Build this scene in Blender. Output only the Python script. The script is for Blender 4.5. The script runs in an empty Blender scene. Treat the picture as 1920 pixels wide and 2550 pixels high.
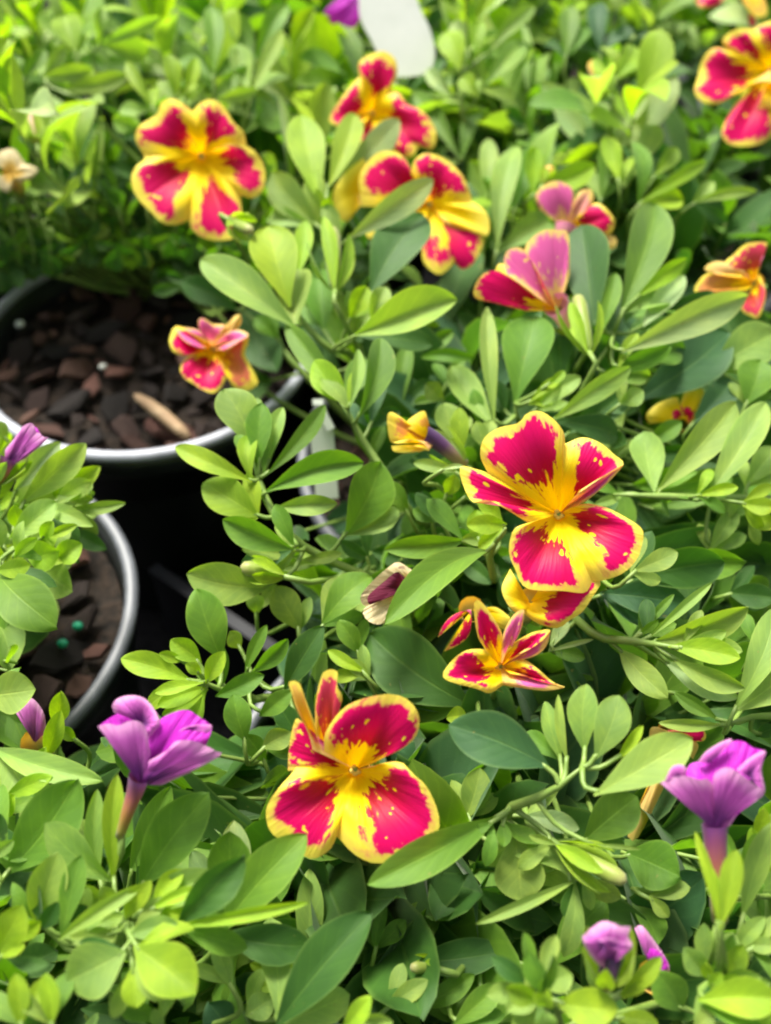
import bpy, math, random
from mathutils import Vector, Matrix, noise

random.seed(7)
R = math.radians
SC = bpy.context.scene
COL = SC.collection

# ------------------------------------------------------------------ camera
CAM_Z = 0.2935
PITCH = R(48.0)                      # downwards
VFOV = R(52.0)
IMG_W, IMG_H = 1920.0, 2550.0        # pixel frame used to lay the place out
FPX = (IMG_H / 2) / math.tan(VFOV / 2)
CAM = Vector((0, 0, CAM_Z))
FWD = Vector((0, math.cos(PITCH), -math.sin(PITCH)))
RIGHT = Vector((1, 0, 0))
UP = Vector((0, math.sin(PITCH), math.cos(PITCH)))

cam_data = bpy.data.cameras.new('camera')
cam = bpy.data.objects.new('camera', cam_data)
COL.objects.link(cam)
cam.location = CAM
cam.rotation_euler = (R(90) - PITCH, 0, 0)
cam_data.sensor_fit = 'VERTICAL'
cam_data.sensor_height = 36.0
cam_data.lens = 18.0 / math.tan(VFOV / 2)
cam_data.clip_start = 0.005
cam_data.clip_end = 60.0
cam_data.dof.use_dof = True
cam_data.dof.focus_distance = 0.188
cam_data.dof.aperture_fstop = 12.5
SC.camera = cam

# ------------------------------------------------------------------ world and sun (bright overcast)
SUN_EL, SUN_AZ = R(60), R(-30)       # azimuth from +Y (away from the camera), to the left
w = bpy.data.worlds.new('World'); SC.world = w; w.use_nodes = True
nt = w.node_tree
bg = nt.nodes['Background']
sky = nt.nodes.new('ShaderNodeTexSky')
sky.sky_type = 'NISHITA'; sky.sun_disc = False
sky.sun_elevation = SUN_EL; sky.sun_rotation = SUN_AZ
sky.dust_density = 6.0; sky.air_density = 1.0; sky.ozone_density = 1.0
hs = nt.nodes.new('ShaderNodeHueSaturation'); hs.inputs['Saturation'].default_value = 0.30
nt.links.new(sky.outputs[0], hs.inputs['Color']); nt.links.new(hs.outputs[0], bg.inputs[0])
bg.inputs[1].default_value = 0.095
sd = bpy.data.lights.new('sun', 'SUN'); sd.energy = 4.0; sd.angle = R(18); sd.color = (1.0, 0.95, 0.84)
sun = bpy.data.objects.new('sun', sd); COL.objects.link(sun)
sdir = Vector((math.sin(SUN_AZ) * math.cos(SUN_EL), math.cos(SUN_AZ) * math.cos(SUN_EL), math.sin(SUN_EL)))
sun.rotation_euler = sdir.to_track_quat('Z', 'Y').to_euler()
sun.location = (0, 0, 2)
SC.view_settings.view_transform = 'Standard'
SC.view_settings.look = 'None'
SC.view_settings.exposure = 1.12
SC.view_settings.gamma = 1.0
SC.render.engine = 'CYCLES'
SC.cycles.max_bounces = 8
SC.cycles.use_denoising = True
SC.cycles.filter_width = 2.1

# ------------------------------------------------------------------ pixel frames -> points of the place
FR = {'F': (0, 0, 0.8677), 'S': (0, 0, 1.0)}
for k, o in dict(T1=(0, 0), T2=(960, 0), T3=(0, 600), T4=(960, 600), T5=(0, 1200), T6=(960, 1200), T7=(0, 1850), T8=(960, 1850)).items():
    FR[k] = (o[0], o[1], 1.7354)
FR.update(Z1=(1120, 1000, 3.204), Z2=(640, 1640, 3.471), Z3=(1060, 1460, 4.384), Z4=(310, 220, 4.384), Z5=(790, 100, 3.622),
          Z6=(1160, 420, 4.165), Z7=(1680, 0, 5.529), Z8=(400, 760, 5.95), Y1=(220, 1700, 4.628), Y2=(1600, 1780, 4.097),
          Y3=(1420, 2240, 5.553), Y4=(880, 980, 5.206), Y5=(880, 1370, 4.628), Y6=(680, 940, 5.206), Y7=(1700, 580, 7.573), Y8=(0, 1000, 4.9))

def px(fr, x, y):
    o = FR[fr]
    return o[0] + x / o[2], o[1] + y / o[2]

def ray(sx, sy):
    return FWD + RIGHT * ((sx - IMG_W / 2) / FPX) - UP * ((sy - IMG_H / 2) / FPX)

def at_z(fr, x, y, z):               # point at height z (metres) seen at that pixel
    r = ray(*px(fr, x, y))
    return CAM + r * ((z - CAM_Z) / r.z)

def at_d(fr, x, y, d):
    return CAM + ray(*px(fr, x, y)) * d

def depth_of(p):
    return (p - CAM).dot(FWD)

def proj(p):                          # -> source pixel, depth
    q = p - CAM
    d = q.dot(FWD)
    return IMG_W / 2 + q.dot(RIGHT) / d * FPX, IMG_H / 2 - q.dot(UP) / d * FPX, d

# ------------------------------------------------------------------ node helper
def new_mat(name):
    m = bpy.data.materials.new(name); m.use_nodes = True
    m.node_tree.nodes.clear()
    return m, m.node_tree

class N:
    def __init__(s, t): s.t = t
    def n(s, typ, **kw):
        nd = s.t.nodes.new(typ)
        for k, v in kw.items(): setattr(nd, k, v)
        return nd
    def link(s, a, b): s.t.links.new(a, b)
    def val(s, sock, v):
        if isinstance(v, bpy.types.NodeSocket): s.link(v, sock)
        else: sock.default_value = v
    def math(s, op, a, b=0.0, c=0.0, clamp=False):
        nd = s.n('ShaderNodeMath', operation=op, use_clamp=clamp)
        s.val(nd.inputs[0], a); s.val(nd.inputs[1], b); s.val(nd.inputs[2], c)
        return nd.outputs[0]
    def mix(s, f, a, b, blend='MIX'):
        nd = s.n('ShaderNodeMix', data_type='RGBA', blend_type=blend)
        s.val(nd.inputs[0], f)
        s.val(nd.inputs[6], a if isinstance(a, bpy.types.NodeSocket) else (*a, 1.0))
        s.val(nd.inputs[7], b if isinstance(b, bpy.types.NodeSocket) else (*b, 1.0))
        return nd.outputs[2]
    def smooth(s, x, lo, hi):
        nd = s.n('ShaderNodeMapRange', interpolation_type='SMOOTHSTEP')
        s.val(nd.inputs[0], x); s.val(nd.inputs[1], lo); s.val(nd.inputs[2], hi)
        nd.inputs[3].default_value = 0.0; nd.inputs[4].default_value = 1.0
        return nd.outputs[0]
    def noise(s, vec, scale, detail=2.0, rough=0.5, dims='3D', w=None):
        nd = s.n('ShaderNodeTexNoise', noise_dimensions=dims)
        if vec is not None: s.link(vec, nd.inputs['Vector'])
        nd.inputs['Scale'].default_value = scale; nd.inputs['Detail'].default_value = detail; nd.inputs['Roughness'].default_value = rough
        if w is not None: s.val(nd.inputs['W'], w)
        return nd.outputs[0]
    def comb(s, x, y, z):
        nd = s.n('ShaderNodeCombineXYZ')
        s.val(nd.inputs[0], x); s.val(nd.inputs[1], y); s.val(nd.inputs[2], z)
        return nd.outputs[0]

def uv_nodes(h):
    uv = h.n('ShaderNodeUVMap')
    sp = h.n('ShaderNodeSeparateXYZ'); h.link(uv.outputs[0], sp.inputs[0])
    return sp.outputs[0], sp.outputs[1]

# ------------------------------------------------------------------ materials
def leaf_material(name='leaf', attr=None):
    m, t = new_mat(name); h = N(t)
    u, v = uv_nodes(h)
    oi = h.n('ShaderNodeObjectInfo')
    a = h.math('ABSOLUTE', h.math('MULTIPLY_ADD', u, 2.0, -1.0))
    seed = h.math('MULTIPLY', oi.outputs['Random'], 37.0)
    nz = h.noise(h.comb(h.math('MULTIPLY', u, 0.5), v, seed), 3.0, 3.0)
    base = oi.outputs['Color']
    if attr: base = h.n('ShaderNodeAttribute', attribute_name=attr).outputs['Color']
    # blotchy age variation, paler towards the tip
    c = h.mix(h.math('MULTIPLY', h.smooth(nz, 0.35, 0.75), 0.6), base, h.mix(1.0, base, (1.6, 1.4, 1.15), 'MULTIPLY'))
    mid = h.math('SUBTRACT', 1.0, h.smooth(a, 0.015, 0.07))
    mid = h.math('MULTIPLY', mid, h.math('SUBTRACT', 1.0, h.math('MULTIPLY', v, 0.7)))
    c = h.mix(h.math('MULTIPLY', mid, 0.5), c, h.mix(0.25, h.mix(1.0, c, (2.0, 1.7, 1.6), 'MULTIPLY'), (0.30, 0.40, 0.10)))
    # arching side veins
    vv = h.math('SINE', h.math('MULTIPLY', h.math('SUBTRACT', v, h.math('MULTIPLY', a, 0.30)), 42.0))
    vein = h.math('MULTIPLY', h.smooth(vv, 0.7, 1.0), 0.05)
    c = h.mix(h.math('MULTIPLY', vein, 4.0), c, h.mix(1.0, c, (1.6, 1.4, 1.4), 'MULTIPLY'))
    speck = h.noise(h.comb(h.math('MULTIPLY', u, 7.0), h.math('MULTIPLY', v, 14.0), h.math('ADD', seed, 3.0)), 1.0, 1.0)
    c = h.mix(h.math('MULTIPLY', h.smooth(speck, 0.76, 0.82), 0.5), c, (0.30, 0.24, 0.07))
    edge = h.math('MULTIPLY', h.smooth(a, 0.86, 1.0), 0.45)
    c = h.mix(edge, c, h.mix(0.3, h.mix(1.0, c, (1.7, 1.5, 1.4), 'MULTIPLY'), (0.34, 0.44, 0.12)))
    geo = h.n('ShaderNodeNewGeometry')
    c = h.mix(h.math('MULTIPLY', geo.outputs['Backfacing'], 0.45), c, h.mix(0.2, h.mix(1.0, c, (1.35, 1.25, 1.6), 'MULTIPLY'), (0.28, 0.36, 0.12)))
    # fine pale down
    tiny = h.noise(h.comb(h.math('MULTIPLY', u, 60.0), h.math('MULTIPLY', v, 120.0), seed), 1.0, 2.0)
    c = h.mix(h.math('MULTIPLY', h.smooth(tiny, 0.55, 0.8), 0.5), c, h.mix(1.0, c, (1.35, 1.3, 1.35), 'MULTIPLY'))
    p = h.n('ShaderNodeBsdfPrincipled')
    h.link(c, p.inputs['Base Color'])
    p.inputs['Roughness'].default_value = 0.56
    p.inputs['Specular IOR Level'].default_value = 0.36
    p.inputs['Sheen Weight'].default_value = 0.14
    p.inputs['Sheen Roughness'].default_value = 0.5
    bump = h.n('ShaderNodeBump'); bump.inputs['Strength'].default_value = 0.30; bump.inputs['Distance'].default_value = 0.0006
    hb = h.math('ADD', h.math('MULTIPLY', vv, -0.05), h.math('ADD', h.math('MULTIPLY', mid, -0.8), h.math('MULTIPLY', tiny, 0.35)))
    h.link(hb, bump.inputs['Height']); h.link(bump.outputs[0], p.inputs['Normal'])
    tr = h.n('ShaderNodeBsdfTranslucent')
    tc = h.mix(1.0, c, (1.85, 2.05, 0.30), 'MULTIPLY')
    h.link(tc, tr.inputs[0])
    mx = h.n('ShaderNodeMixShader'); mx.inputs[0].default_value = 0.36
    h.link(p.outputs[0], mx.inputs[1]); h.link(tr.outputs[0], mx.inputs[2])
    out = h.n('ShaderNodeOutputMaterial'); h.link(mx.outputs[0], out.inputs[0])
    return m

def petal_material(name, kind):
    m, t = new_mat(name); h = N(t)
    u, v = uv_nodes(h)
    oi = h.n('ShaderNodeObjectInfo')
    spc = h.n('ShaderNodeSeparateColor'); h.link(oi.outputs['Color'], spc.inputs[0])
    seed = h.math('MULTIPLY', spc.outputs[0], 50.0); marg = spc.outputs[1]; amount = spc.outputs[2]
    a = h.math('ABSOLUTE', h.math('MULTIPLY_ADD', u, 2.0, -1.0))
    geo = h.n('ShaderNodeNewGeometry'); back = geo.outputs['Backfacing']
    streak = h.noise(h.comb(h.math('MULTIPLY', u, 16.0), h.math('MULTIPLY', v, 3.2), seed), 1.0, 3.0, 0.6)
    if kind == 'red':
        rag = h.noise(h.comb(h.math('MULTIPLY', u, 16.0), h.math('MULTIPLY', v, 5.5), seed), 1.0, 3.0, 0.6)
        big = h.noise(h.comb(h.math('MULTIPLY', u, 3.0), h.math('MULTIPLY', v, 2.5), seed), 1.0, 1.0)
        spots = h.noise(h.comb(h.math('MULTIPLY', u, 11.0), h.math('MULTIPLY', v, 7.0), h.math('ADD', seed, 9.0)), 1.0, 1.0)
        side = h.math('SUBTRACT', h.math('MULTIPLY', h.math('SUBTRACT', 1.0, a), h.math('MULTIPLY_ADD', v, 0.45, 0.15)), h.math('MULTIPLY', marg, 1.65))
        tip = h.math('SUBTRACT', h.math('SUBTRACT', 1.0, v), marg)
        thr = h.math('MULTIPLY', h.math('SUBTRACT', v, 0.25), 0.5)
        f = h.math('MINIMUM', h.math('MINIMUM', side, tip), thr)
        f = h.math('ADD', f, h.math('MULTIPLY', h.math('SUBTRACT', rag, 0.5), 0.32))
        f = h.math('ADD', f, h.math('MULTIPLY', h.math('SUBTRACT', big, 0.5), 0.26))
        f = h.math('SUBTRACT', f, h.math('MULTIPLY', h.smooth(spots, 0.675, 0.72), 0.30))
        mask = h.math('MULTIPLY', h.smooth(f, -0.012, 0.022), amount)
        msoft = h.math('MULTIPLY', h.smooth(f, -0.05, 0.10), amount)
        ycol = h.mix(h.smooth(v, 0.55, 1.0), (0.90, 0.66, 0.0), (0.88, 0.74, 0.10))
        ycol = h.mix(h.math('MULTIPLY', h.smooth(streak, 0.45, 0.75), 0.30), ycol, (0.88, 0.58, 0.0))
        halo = h.math('MULTIPLY', h.math('MULTIPLY', h.smooth(f, -0.07, 0.0), 0.45), h.math('MULTIPLY', amount, h.smooth(v, 0.5, 0.9)))
        ycol = h.mix(halo, ycol, (0.85, 0.28, 0.16))
        mcol = h.mix(h.smooth(v, 0.30, 0.85), (0.40, 0.0, 0.010), (0.72, 0.0, 0.125))
        mcol = h.mix(h.math('MULTIPLY', h.smooth(streak, 0.4, 0.7), 0.35), mcol, (0.58, 0.0, 0.06))
        front = h.mix(mask, ycol, mcol)
        bcol = h.mix(h.math('MULTIPLY', msoft, 0.9), (0.82, 0.60, 0.16), h.mix(streak, (0.62, 0.03, 0.32), (0.70, 0.09, 0.45)))
        c = h.mix(back, front, bcol)
        tmul, rough = (1.25, 0.9, 0.9), 0.48
    elif kind == 'wilt':
        bl = h.noise(h.comb(h.math('MULTIPLY', u, 5.0), h.math('MULTIPLY', v, 3.0), seed), 1.0, 3.0, 0.6)
        c = h.mix(streak, (0.72, 0.58, 0.30), (0.82, 0.70, 0.46))
        c = h.mix(h.math('MULTIPLY', h.smooth(v, 0.7, 0.25), 0.8), c, (0.78, 0.46, 0.02))
        c = h.mix(h.math('MULTIPLY', h.smooth(h.math('ADD', bl, marg), 0.56, 0.64), amount), c, (0.12, 0.010, 0.035))
        tmul, rough = (1.0, 0.95, 0.8), 0.6
    else:
        fr = h.mix(h.smooth(v, 0.1, 0.75), (0.20, 0.012, 0.22), (0.54, 0.025, 0.52))
        fr = h.mix(h.math('MULTIPLY', h.smooth(streak, 0.45, 0.7), 0.35), fr, (0.58, 0.10, 0.66))
        bk = h.mix(h.smooth(v, 0.15, 0.6), (0.15, 0.04, 0.20), (0.52, 0.12, 0.46))
        bk = h.mix(h.smooth(v, 0.70, 1.0), bk, (0.70, 0.34, 0.60))
        bk = h.mix(h.math('MULTIPLY', h.smooth(streak, 0.45, 0.7), 0.3), bk, (0.60, 0.12, 0.52))
        c = h.mix(back, fr, bk)
        tmul, rough = (1.15, 0.9, 1.15), 0.45
    p = h.n('ShaderNodeBsdfPrincipled')
    h.link(c, p.inputs['Base Color'])
    p.inputs['Roughness'].default_value = rough
    p.inputs['Specular IOR Level'].default_value = 0.22
    p.inputs['Sheen Weight'].default_value = 0.04
    bump = h.n('ShaderNodeBump'); bump.inputs['Strength'].default_value = 0.35 if kind == 'red' else 0.8; bump.inputs['Distance'].default_value = 0.0007
    rib = h.noise(h.comb(h.math('MULTIPLY', u, 26.0), h.math('MULTIPLY', v, 1.6), seed), 1.0, 2.0)
    h.link(rib, bump.inputs['Height']); h.link(bump.outputs[0], p.inputs['Normal'])
    tr = h.n('ShaderNodeBsdfTranslucent'); h.link(h.mix(1.0, c, tmul, 'MULTIPLY'), tr.inputs[0])
    mx = h.n('ShaderNodeMixShader'); mx.inputs[0].default_value = 0.35
    h.link(p.outputs[0], mx.inputs[1]); h.link(tr.outputs[0], mx.inputs[2])
    out = h.n('ShaderNodeOutputMaterial'); h.link(mx.outputs[0], out.inputs[0])
    return m

def ramp_material(name, stops, rough=0.5, transl=0.25):   # colour changes along the length (uv v)
    m, t = new_mat(name); h = N(t)
    u, v = uv_nodes(h)
    nz = h.noise(h.comb(h.math('MULTIPLY', u, 9.0), h.math('MULTIPLY', v, 2.0), 0.0), 1.0, 2.0)
    vv = h.math('ADD', v, h.math('MULTIPLY', h.math('SUBTRACT', nz, 0.5), 0.18))
    cr = h.n('ShaderNodeValToRGB'); h.link(vv, cr.inputs[0])
    el = cr.color_ramp.elements
    while len(el) < len(stops): el.new(0.5)
    for e, (pos, col) in zip(el, stops): e.position = pos; e.color = (*col, 1)
    p = h.n('ShaderNodeBsdfPrincipled'); h.link(cr.outputs[0], p.inputs['Base Color'])
    p.inputs['Roughness'].default_value = rough; p.inputs['Sheen Weight'].default_value = 0.2
    tr = h.n('ShaderNodeBsdfTranslucent'); h.link(cr.outputs[0], tr.inputs[0])
    mx = h.n('ShaderNodeMixShader'); mx.inputs[0].default_value = transl
    h.link(p.outputs[0], mx.inputs[1]); h.link(tr.outputs[0], mx.inputs[2])
    out = h.n('ShaderNodeOutputMaterial'); h.link(mx.outputs[0], out.inputs[0])
    return m

def plain_material(name, c1, c2, scale, rough, bump=0.3, dist=0.001, spec=0.5, use_color=False, rough2=None):
    m, t = new_mat(name); h = N(t)
    tc = h.n('ShaderNodeTexCoord')
    oi = h.n('ShaderNodeObjectInfo')
    ad = h.n('ShaderNodeVectorMath', operation='ADD')
    h.link(tc.outputs['Object'], ad.inputs[0])
    h.link(h.comb(h.math('MULTIPLY', oi.outputs['Random'], 5.0), 0.0, 0.0), ad.inputs[1])
    nz = h.noise(ad.outputs[0], scale, 5.0, 0.6)
    c = h.mix(h.smooth(nz, 0.3, 0.7), c1, c2)
    if use_color: c = h.mix(1.0, c, oi.outputs['Color'], 'MULTIPLY')
    p = h.n('ShaderNodeBsdfPrincipled'); h.link(c, p.inputs['Base Color'])
    if rough2 is None: p.inputs['Roughness'].default_value = rough
    else:
        mr = h.n('ShaderNodeMapRange'); h.link(nz, mr.inputs[0]); mr.inputs[3].default_value = rough; mr.inputs[4].default_value = rough2
        h.link(mr.outputs[0], p.inputs['Roughness'])
    p.inputs['Specular IOR Level'].default_value = spec
    b = h.n('ShaderNodeBump'); b.inputs['Strength'].default_value = bump; b.inputs['Distance'].default_value = dist
    h.link(nz, b.inputs['Height']); h.link(b.outputs[0], p.inputs['Normal'])
    out = h.n('ShaderNodeOutputMaterial'); h.link(p.outputs[0], out.inputs[0])
    return m

M = {}
M['leaf'] = leaf_material()
M['leaf_mass'] = leaf_material('leaf_mass', 'tint')
M['red'] = petal_material('petal_red_yellow', 'red')
M['wilt'] = petal_material('petal_wilted', 'wilt')
M['purple'] = petal_material('petal_purple', 'purple')
M['stem'] = plain_material('stem', (0.13, 0.22, 0.035), (0.20, 0.30, 0.06), 180, 0.5, 0.2)
M['tube_yellow'] = ramp_material('tube_yellow', [(0.0, (0.75, 0.45, 0.02)), (0.5, (0.55, 0.36, 0.06)), (1.0, (0.22, 0.30, 0.05))])
M['tube_purple'] = ramp_material('tube_purple', [(0.0, (0.20, 0.04, 0.22)), (0.16, (0.24, 0.05, 0.14)), (0.36, (0.32, 0.09, 0.08)), (0.62, (0.36, 0.18, 0.03)), (1.0, (0.28, 0.30, 0.03))])
M['tube_dark'] = ramp_material('tube_dark', [(0.0, (0.05, 0.015, 0.10)), (0.45, (0.10, 0.03, 0.12)), (0.75, (0.40, 0.28, 0.16)), (1.0, (0.50, 0.42, 0.10))])
M['tube_pink'] = ramp_material('tube_pink', [(0.0, (0.55, 0.16, 0.30)), (0.5, (0.56, 0.34, 0.20)), (1.0, (0.40, 0.34, 0.08))])
M['bud'] = ramp_material('bud_green', [(0.0, (0.42, 0.40, 0.16)), (0.35, (0.26, 0.34, 0.05)), (1.0, (0.18, 0.28, 0.03))])
M['pot'] = plain_material('pot_plastic', (0.010, 0.012, 0.012), (0.018, 0.021, 0.021), 90, 0.24, 0.08, 0.0005, 0.6, rough2=0.38)
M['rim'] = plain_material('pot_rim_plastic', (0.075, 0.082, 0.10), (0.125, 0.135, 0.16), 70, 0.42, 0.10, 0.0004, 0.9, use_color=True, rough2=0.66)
M['soil'] = plain_material('potting_mix', (0.006, 0.005, 0.004), (0.030, 0.020, 0.014), 320, 0.9, 0.9, 0.002, 0.25)
M['bark'] = plain_material('bark', (0.55, 0.50, 0.50), (1.3, 1.2, 1.15), 260, 0.75, 0.7, 0.001, 0.3, use_color=True)
M['tag'] = plain_material('white_plastic', (0.66, 0.70, 0.64), (0.74, 0.77, 0.72), 60, 0.35, 0.05, 0.0003, 0.5)
M['green'] = plain_material('pellet', (0.01, 0.26, 0.14), (0.015, 0.34, 0.19), 300, 0.35, 0.1)
M['ground'] = plain_material('weed_mat', (0.006, 0.006, 0.007), (0.014, 0.014, 0.015), 400, 1.0, 0.5, 0.001, 0.05)

# ------------------------------------------------------------------ mesh helpers
def mesh_from(name, verts, faces, uvs=None, mat=None, smooth=True):
    me = bpy.data.meshes.new(name)
    me.from_pydata([tuple(p) for p in verts], [], faces)
    if uvs is not None:
        ul = me.uv_layers.new(name='UVMap')
        li = [0] * len(me.loops); me.loops.foreach_get('vertex_index', li)
        flat = [0.0] * (2 * len(li))
        for i, vi in enumerate(li): flat[2 * i], flat[2 * i + 1] = uvs[vi]
        ul.data.foreach_set('uv', flat)
    if smooth: me.polygons.foreach_set('use_smooth', [True] * len(me.polygons))
    if mat: me.materials.append(mat)
    me.update()
    return me

def tag(o, label=None, cat=None, group=None, kind=None):
    if label: o['label'] = label
    if cat: o['category'] = cat
    if group: o['group'] = group
    if kind: o['kind'] = kind
    return o

ORIG = {}                              # world position of every parent we place
def place(name, me, world, parent=None, color=None):
    """link an object at a world matrix (or point); parents are never rotated or scaled"""
    o = bpy.data.objects.new(name, me); COL.objects.link(o)
    mw = world.copy() if isinstance(world, Matrix) else Matrix.Translation(world)
    if parent is not None:
        o.parent = parent
        o.matrix_basis = Matrix.Translation(-ORIG[parent.name]) @ mw
    else:
        o.matrix_basis = mw
    ORIG[o.name] = mw.to_translation()
    if color is not None: o.color = (*color, 1.0)
    return o

def tube_mesh(name, pts, radii, mat, sides=8, origin=None, cap=True):
    o = origin or pts[0]
    verts, faces, uvs = [], [], []
    n = len(pts); prev = None
    for i, p in enumerate(pts):
        t = (pts[min(i + 1, n - 1)] - pts[max(i - 1, 0)]).normalized()
        if prev is None: s = t.orthogonal().normalized()
        else: s = (prev - t * prev.dot(t)).normalized()
        prev = s; b = t.cross(s)
        for k in range(sides):
            a = 2 * math.pi * k / sides
            verts.append(p + (s * math.cos(a) + b * math.sin(a)) * radii[i] - o)
            uvs.append((k / sides, i / (n - 1)))
    for i in range(n - 1):
        for k in range(sides):
            k2 = (k + 1) % sides
            faces.append((i * sides + k, i * sides + k2, (i + 1) * sides + k2, (i + 1) * sides + k))
    if cap: faces.append(tuple(range(sides))[::-1])
    faces.append(tuple((n - 1) * sides + k for k in range(sides)))
    return mesh_from(name, verts, faces, uvs, mat)

def catmull(pts, n):
    P = [pts[0] * 2 - pts[1]] + list(pts) + [pts[-1] * 2 - pts[-2]]
    seg = len(pts) - 1
    L = [0.0]
    for i in range(seg): L.append(L[-1] + (pts[i + 1] - pts[i]).length)
    out = []
    for k in range(n):
        s = L[-1] * k / (n - 1)
        i = 0
        while i < seg - 1 and L[i + 1] < s: i += 1
        t = 0 if L[i + 1] == L[i] else (s - L[i]) / (L[i + 1] - L[i])
        a, b, c, d = P[i], P[i + 1], P[i + 2], P[i + 3]
        out.append(0.5 * (2 * b + (c - a) * t + (2 * a - 5 * b + 4 * c - d) * t * t + (3 * b - a - 3 * c + d) * t ** 3))
    return out

def lathe(name, prof, mat, seg=72):
    verts, faces, uvs = [], [], []
    n = len(prof)
    for k in range(seg):
        a = 2 * math.pi * k / seg
        for i, (r, z) in enumerate(prof):
            verts.append((r * math.cos(a), r * math.sin(a), z)); uvs.append((k / seg, i / n))
    for k in range(seg):
        k2 = (k + 1) % seg
        for i in range(n - 1):
            faces.append((k * n + i, k2 * n + i, k2 * n + i + 1, k * n + i + 1))
    return mesh_from(name, verts, faces, uvs, mat)

# ------------------------------------------------------------------ ground
def make_ground():
    n = 24; s = 6.0
    verts = [(-s + 2 * s * i / n, -s + 2 * s * j / n, 0) for j in range(n + 1) for i in range(n + 1)]
    faces = [(j * (n + 1) + i, j * (n + 1) + i + 1, (j + 1) * (n + 1) + i + 1, (j + 1) * (n + 1) + i) for j in range(n) for i in range(n)]
    o = place('ground', mesh_from('ground', verts, faces, None, M['ground']), Vector((0, 0.3, 0)))
    tag(o, 'black woven mat under the pots', None, None, 'structure')
make_ground()

# ------------------------------------------------------------------ pots
RIM_Z, POT_R = 0.09, 0.0525
wall_me = lathe('pot_wall', [(0.0, 0.003), (0.036, 0.003), (0.0385, 0.0), (0.0400, 0.004), (0.0488, 0.0765), (0.0510, 0.0785), (0.0516, 0.0868),
                             (0.0496, 0.0868), (0.0478, 0.078), (0.0474, 0.06), (0.044, 0.03)], M['pot'])
rim_prof = []
for k in range(13):
    a = 2 * math.pi * k / 12
    rim_prof.append((0.0512 + 0.0017 * math.cos(a), 0.0882 + 0.0017 * math.sin(a)))
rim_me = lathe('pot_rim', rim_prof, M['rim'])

def soil_mesh():
    verts, faces = [(0, 0, 0.0005)], []
    rings, seg = 12, 40
    for i in range(1, rings + 1):
        r = 0.0476 * i / rings
        for k in range(seg):
            a = 2 * math.pi * k / seg
            p = Vector((r * math.cos(a), r * math.sin(a), 0))
            verts.append((p.x, p.y, 0.0022 * noise.noise(p * 160)))
    for k in range(seg): faces.append((0, 1 + k, 1 + (k + 1) % seg))
    for i in range(rings - 1):
        for k in range(seg):
            a, b = 1 + i * seg + k, 1 + i * seg + (k + 1) % seg
            faces.append((a, a + seg, b + seg, b))
    return mesh_from('potting_soil', verts, faces, None, M['soil'])
soil_me = soil_mesh()

def chip_mesh(k):
    rnd = random.Random(100 + k)
    n = rnd.choice((4, 5, 5, 6))
    verts, faces = [], []
    ang = sorted((i + rnd.uniform(-.3, .3)) * 2 * math.pi / n for i in range(n))
    rad = [rnd.uniform(0.65, 1.25) for _ in range(n)]
    for z, s in ((-0.30, 0.85), (0.05, 1.0), (0.30, 0.92)):
        for a, r in zip(ang, rad):
            verts.append((r * s * math.cos(a) + rnd.uniform(-.06, .06), 0.72 * r * s * math.sin(a) + rnd.uniform(-.06, .06), z + rnd.uniform(-.07, .07)))
    faces.append(tuple(range(n))[::-1])
    for j in range(2):
        for i in range(n):
            i2 = (i + 1) % n
            faces.append((j * n + i, j * n + i2, (j + 1) * n + i2, (j + 1) * n + i))
    c = len(verts); verts.append((0, 0, 0.33))
    for i in range(n): faces.append((2 * n + i, 2 * n + (i + 1) % n, c))
    return mesh_from('bark_chip', verts, faces, None, M['bark'], smooth=False)
CHIPS = [chip_mesh(k) for k in range(9)]
BARK = [(0.26, 0.135, 0.11), (0.13, 0.07, 0.055), (0.05, 0.036, 0.032), (0.22, 0.13, 0.10), (0.035, 0.026, 0.024), (0.16, 0.11, 0.10), (0.03, 0.026, 0.025), (0.07, 0.05, 0.045)]

def make_pot(x, y, label, rimcol=(1.0, 1.0, 1.0)):
    root = place('plant_pot', None, Vector((x, y, 0)))
    tag(root, label, 'pot', 'round black nursery pots')
    place('pot_wall', wall_me, Vector((x, y, 0)), root)
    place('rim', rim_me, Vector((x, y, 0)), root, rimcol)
    return root

def make_soil(x, y, label, chips, rmin=0.0, seed=0, sector=None):
    rnd = random.Random(seed)
    z = RIM_Z - 0.011
    so = place('potting_soil', soil_me, Vector((x, y, z)))
    tag(so, label, 'soil')
    n = 0; tries = 0; spots = []
    while n < chips and tries < chips * 30:
        tries += 1
        r = 0.0455 * math.sqrt(rnd.random()); a = rnd.uniform(0, 2 * math.pi)
        p = Vector((x + r * math.cos(a), y + r * math.sin(a), z + 0.0018 + rnd.uniform(0, 0.003)))
        if sector and not sector(p): continue
        s = (rnd.uniform(0.0055, 0.0085) if n < 0.38 * chips else rnd.uniform(0.0036, 0.0054) if n < 0.75 * chips else rnd.uniform(0.0016, 0.0030))
        if r + s > 0.0475: continue
        if any((q - p).length < 0.70 * (s + t) for q, t in spots): continue
        spots.append((p, s))
        mtx = Matrix.Translation(p) @ Matrix.Rotation(rnd.uniform(0, 6.28), 4, 'Z') @ Matrix.Rotation(rnd.uniform(-.8, .8), 4, 'X') @ Matrix.Rotation(rnd.uniform(-.6, .6), 4, 'Y') @ Matrix.Diagonal((s * rnd.uniform(.8, 1.3), s, s * rnd.uniform(.4, .8), 1))
        c = rnd.choice(BARK); f = rnd.uniform(0.75, 1.3)
        place('bark_chip', rnd.choice(CHIPS), mtx, so, tuple(k * f * 0.62 for k in c))  # bark colours dimmed overall to paint in the plants' shade
        n += 1
    return so

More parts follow.
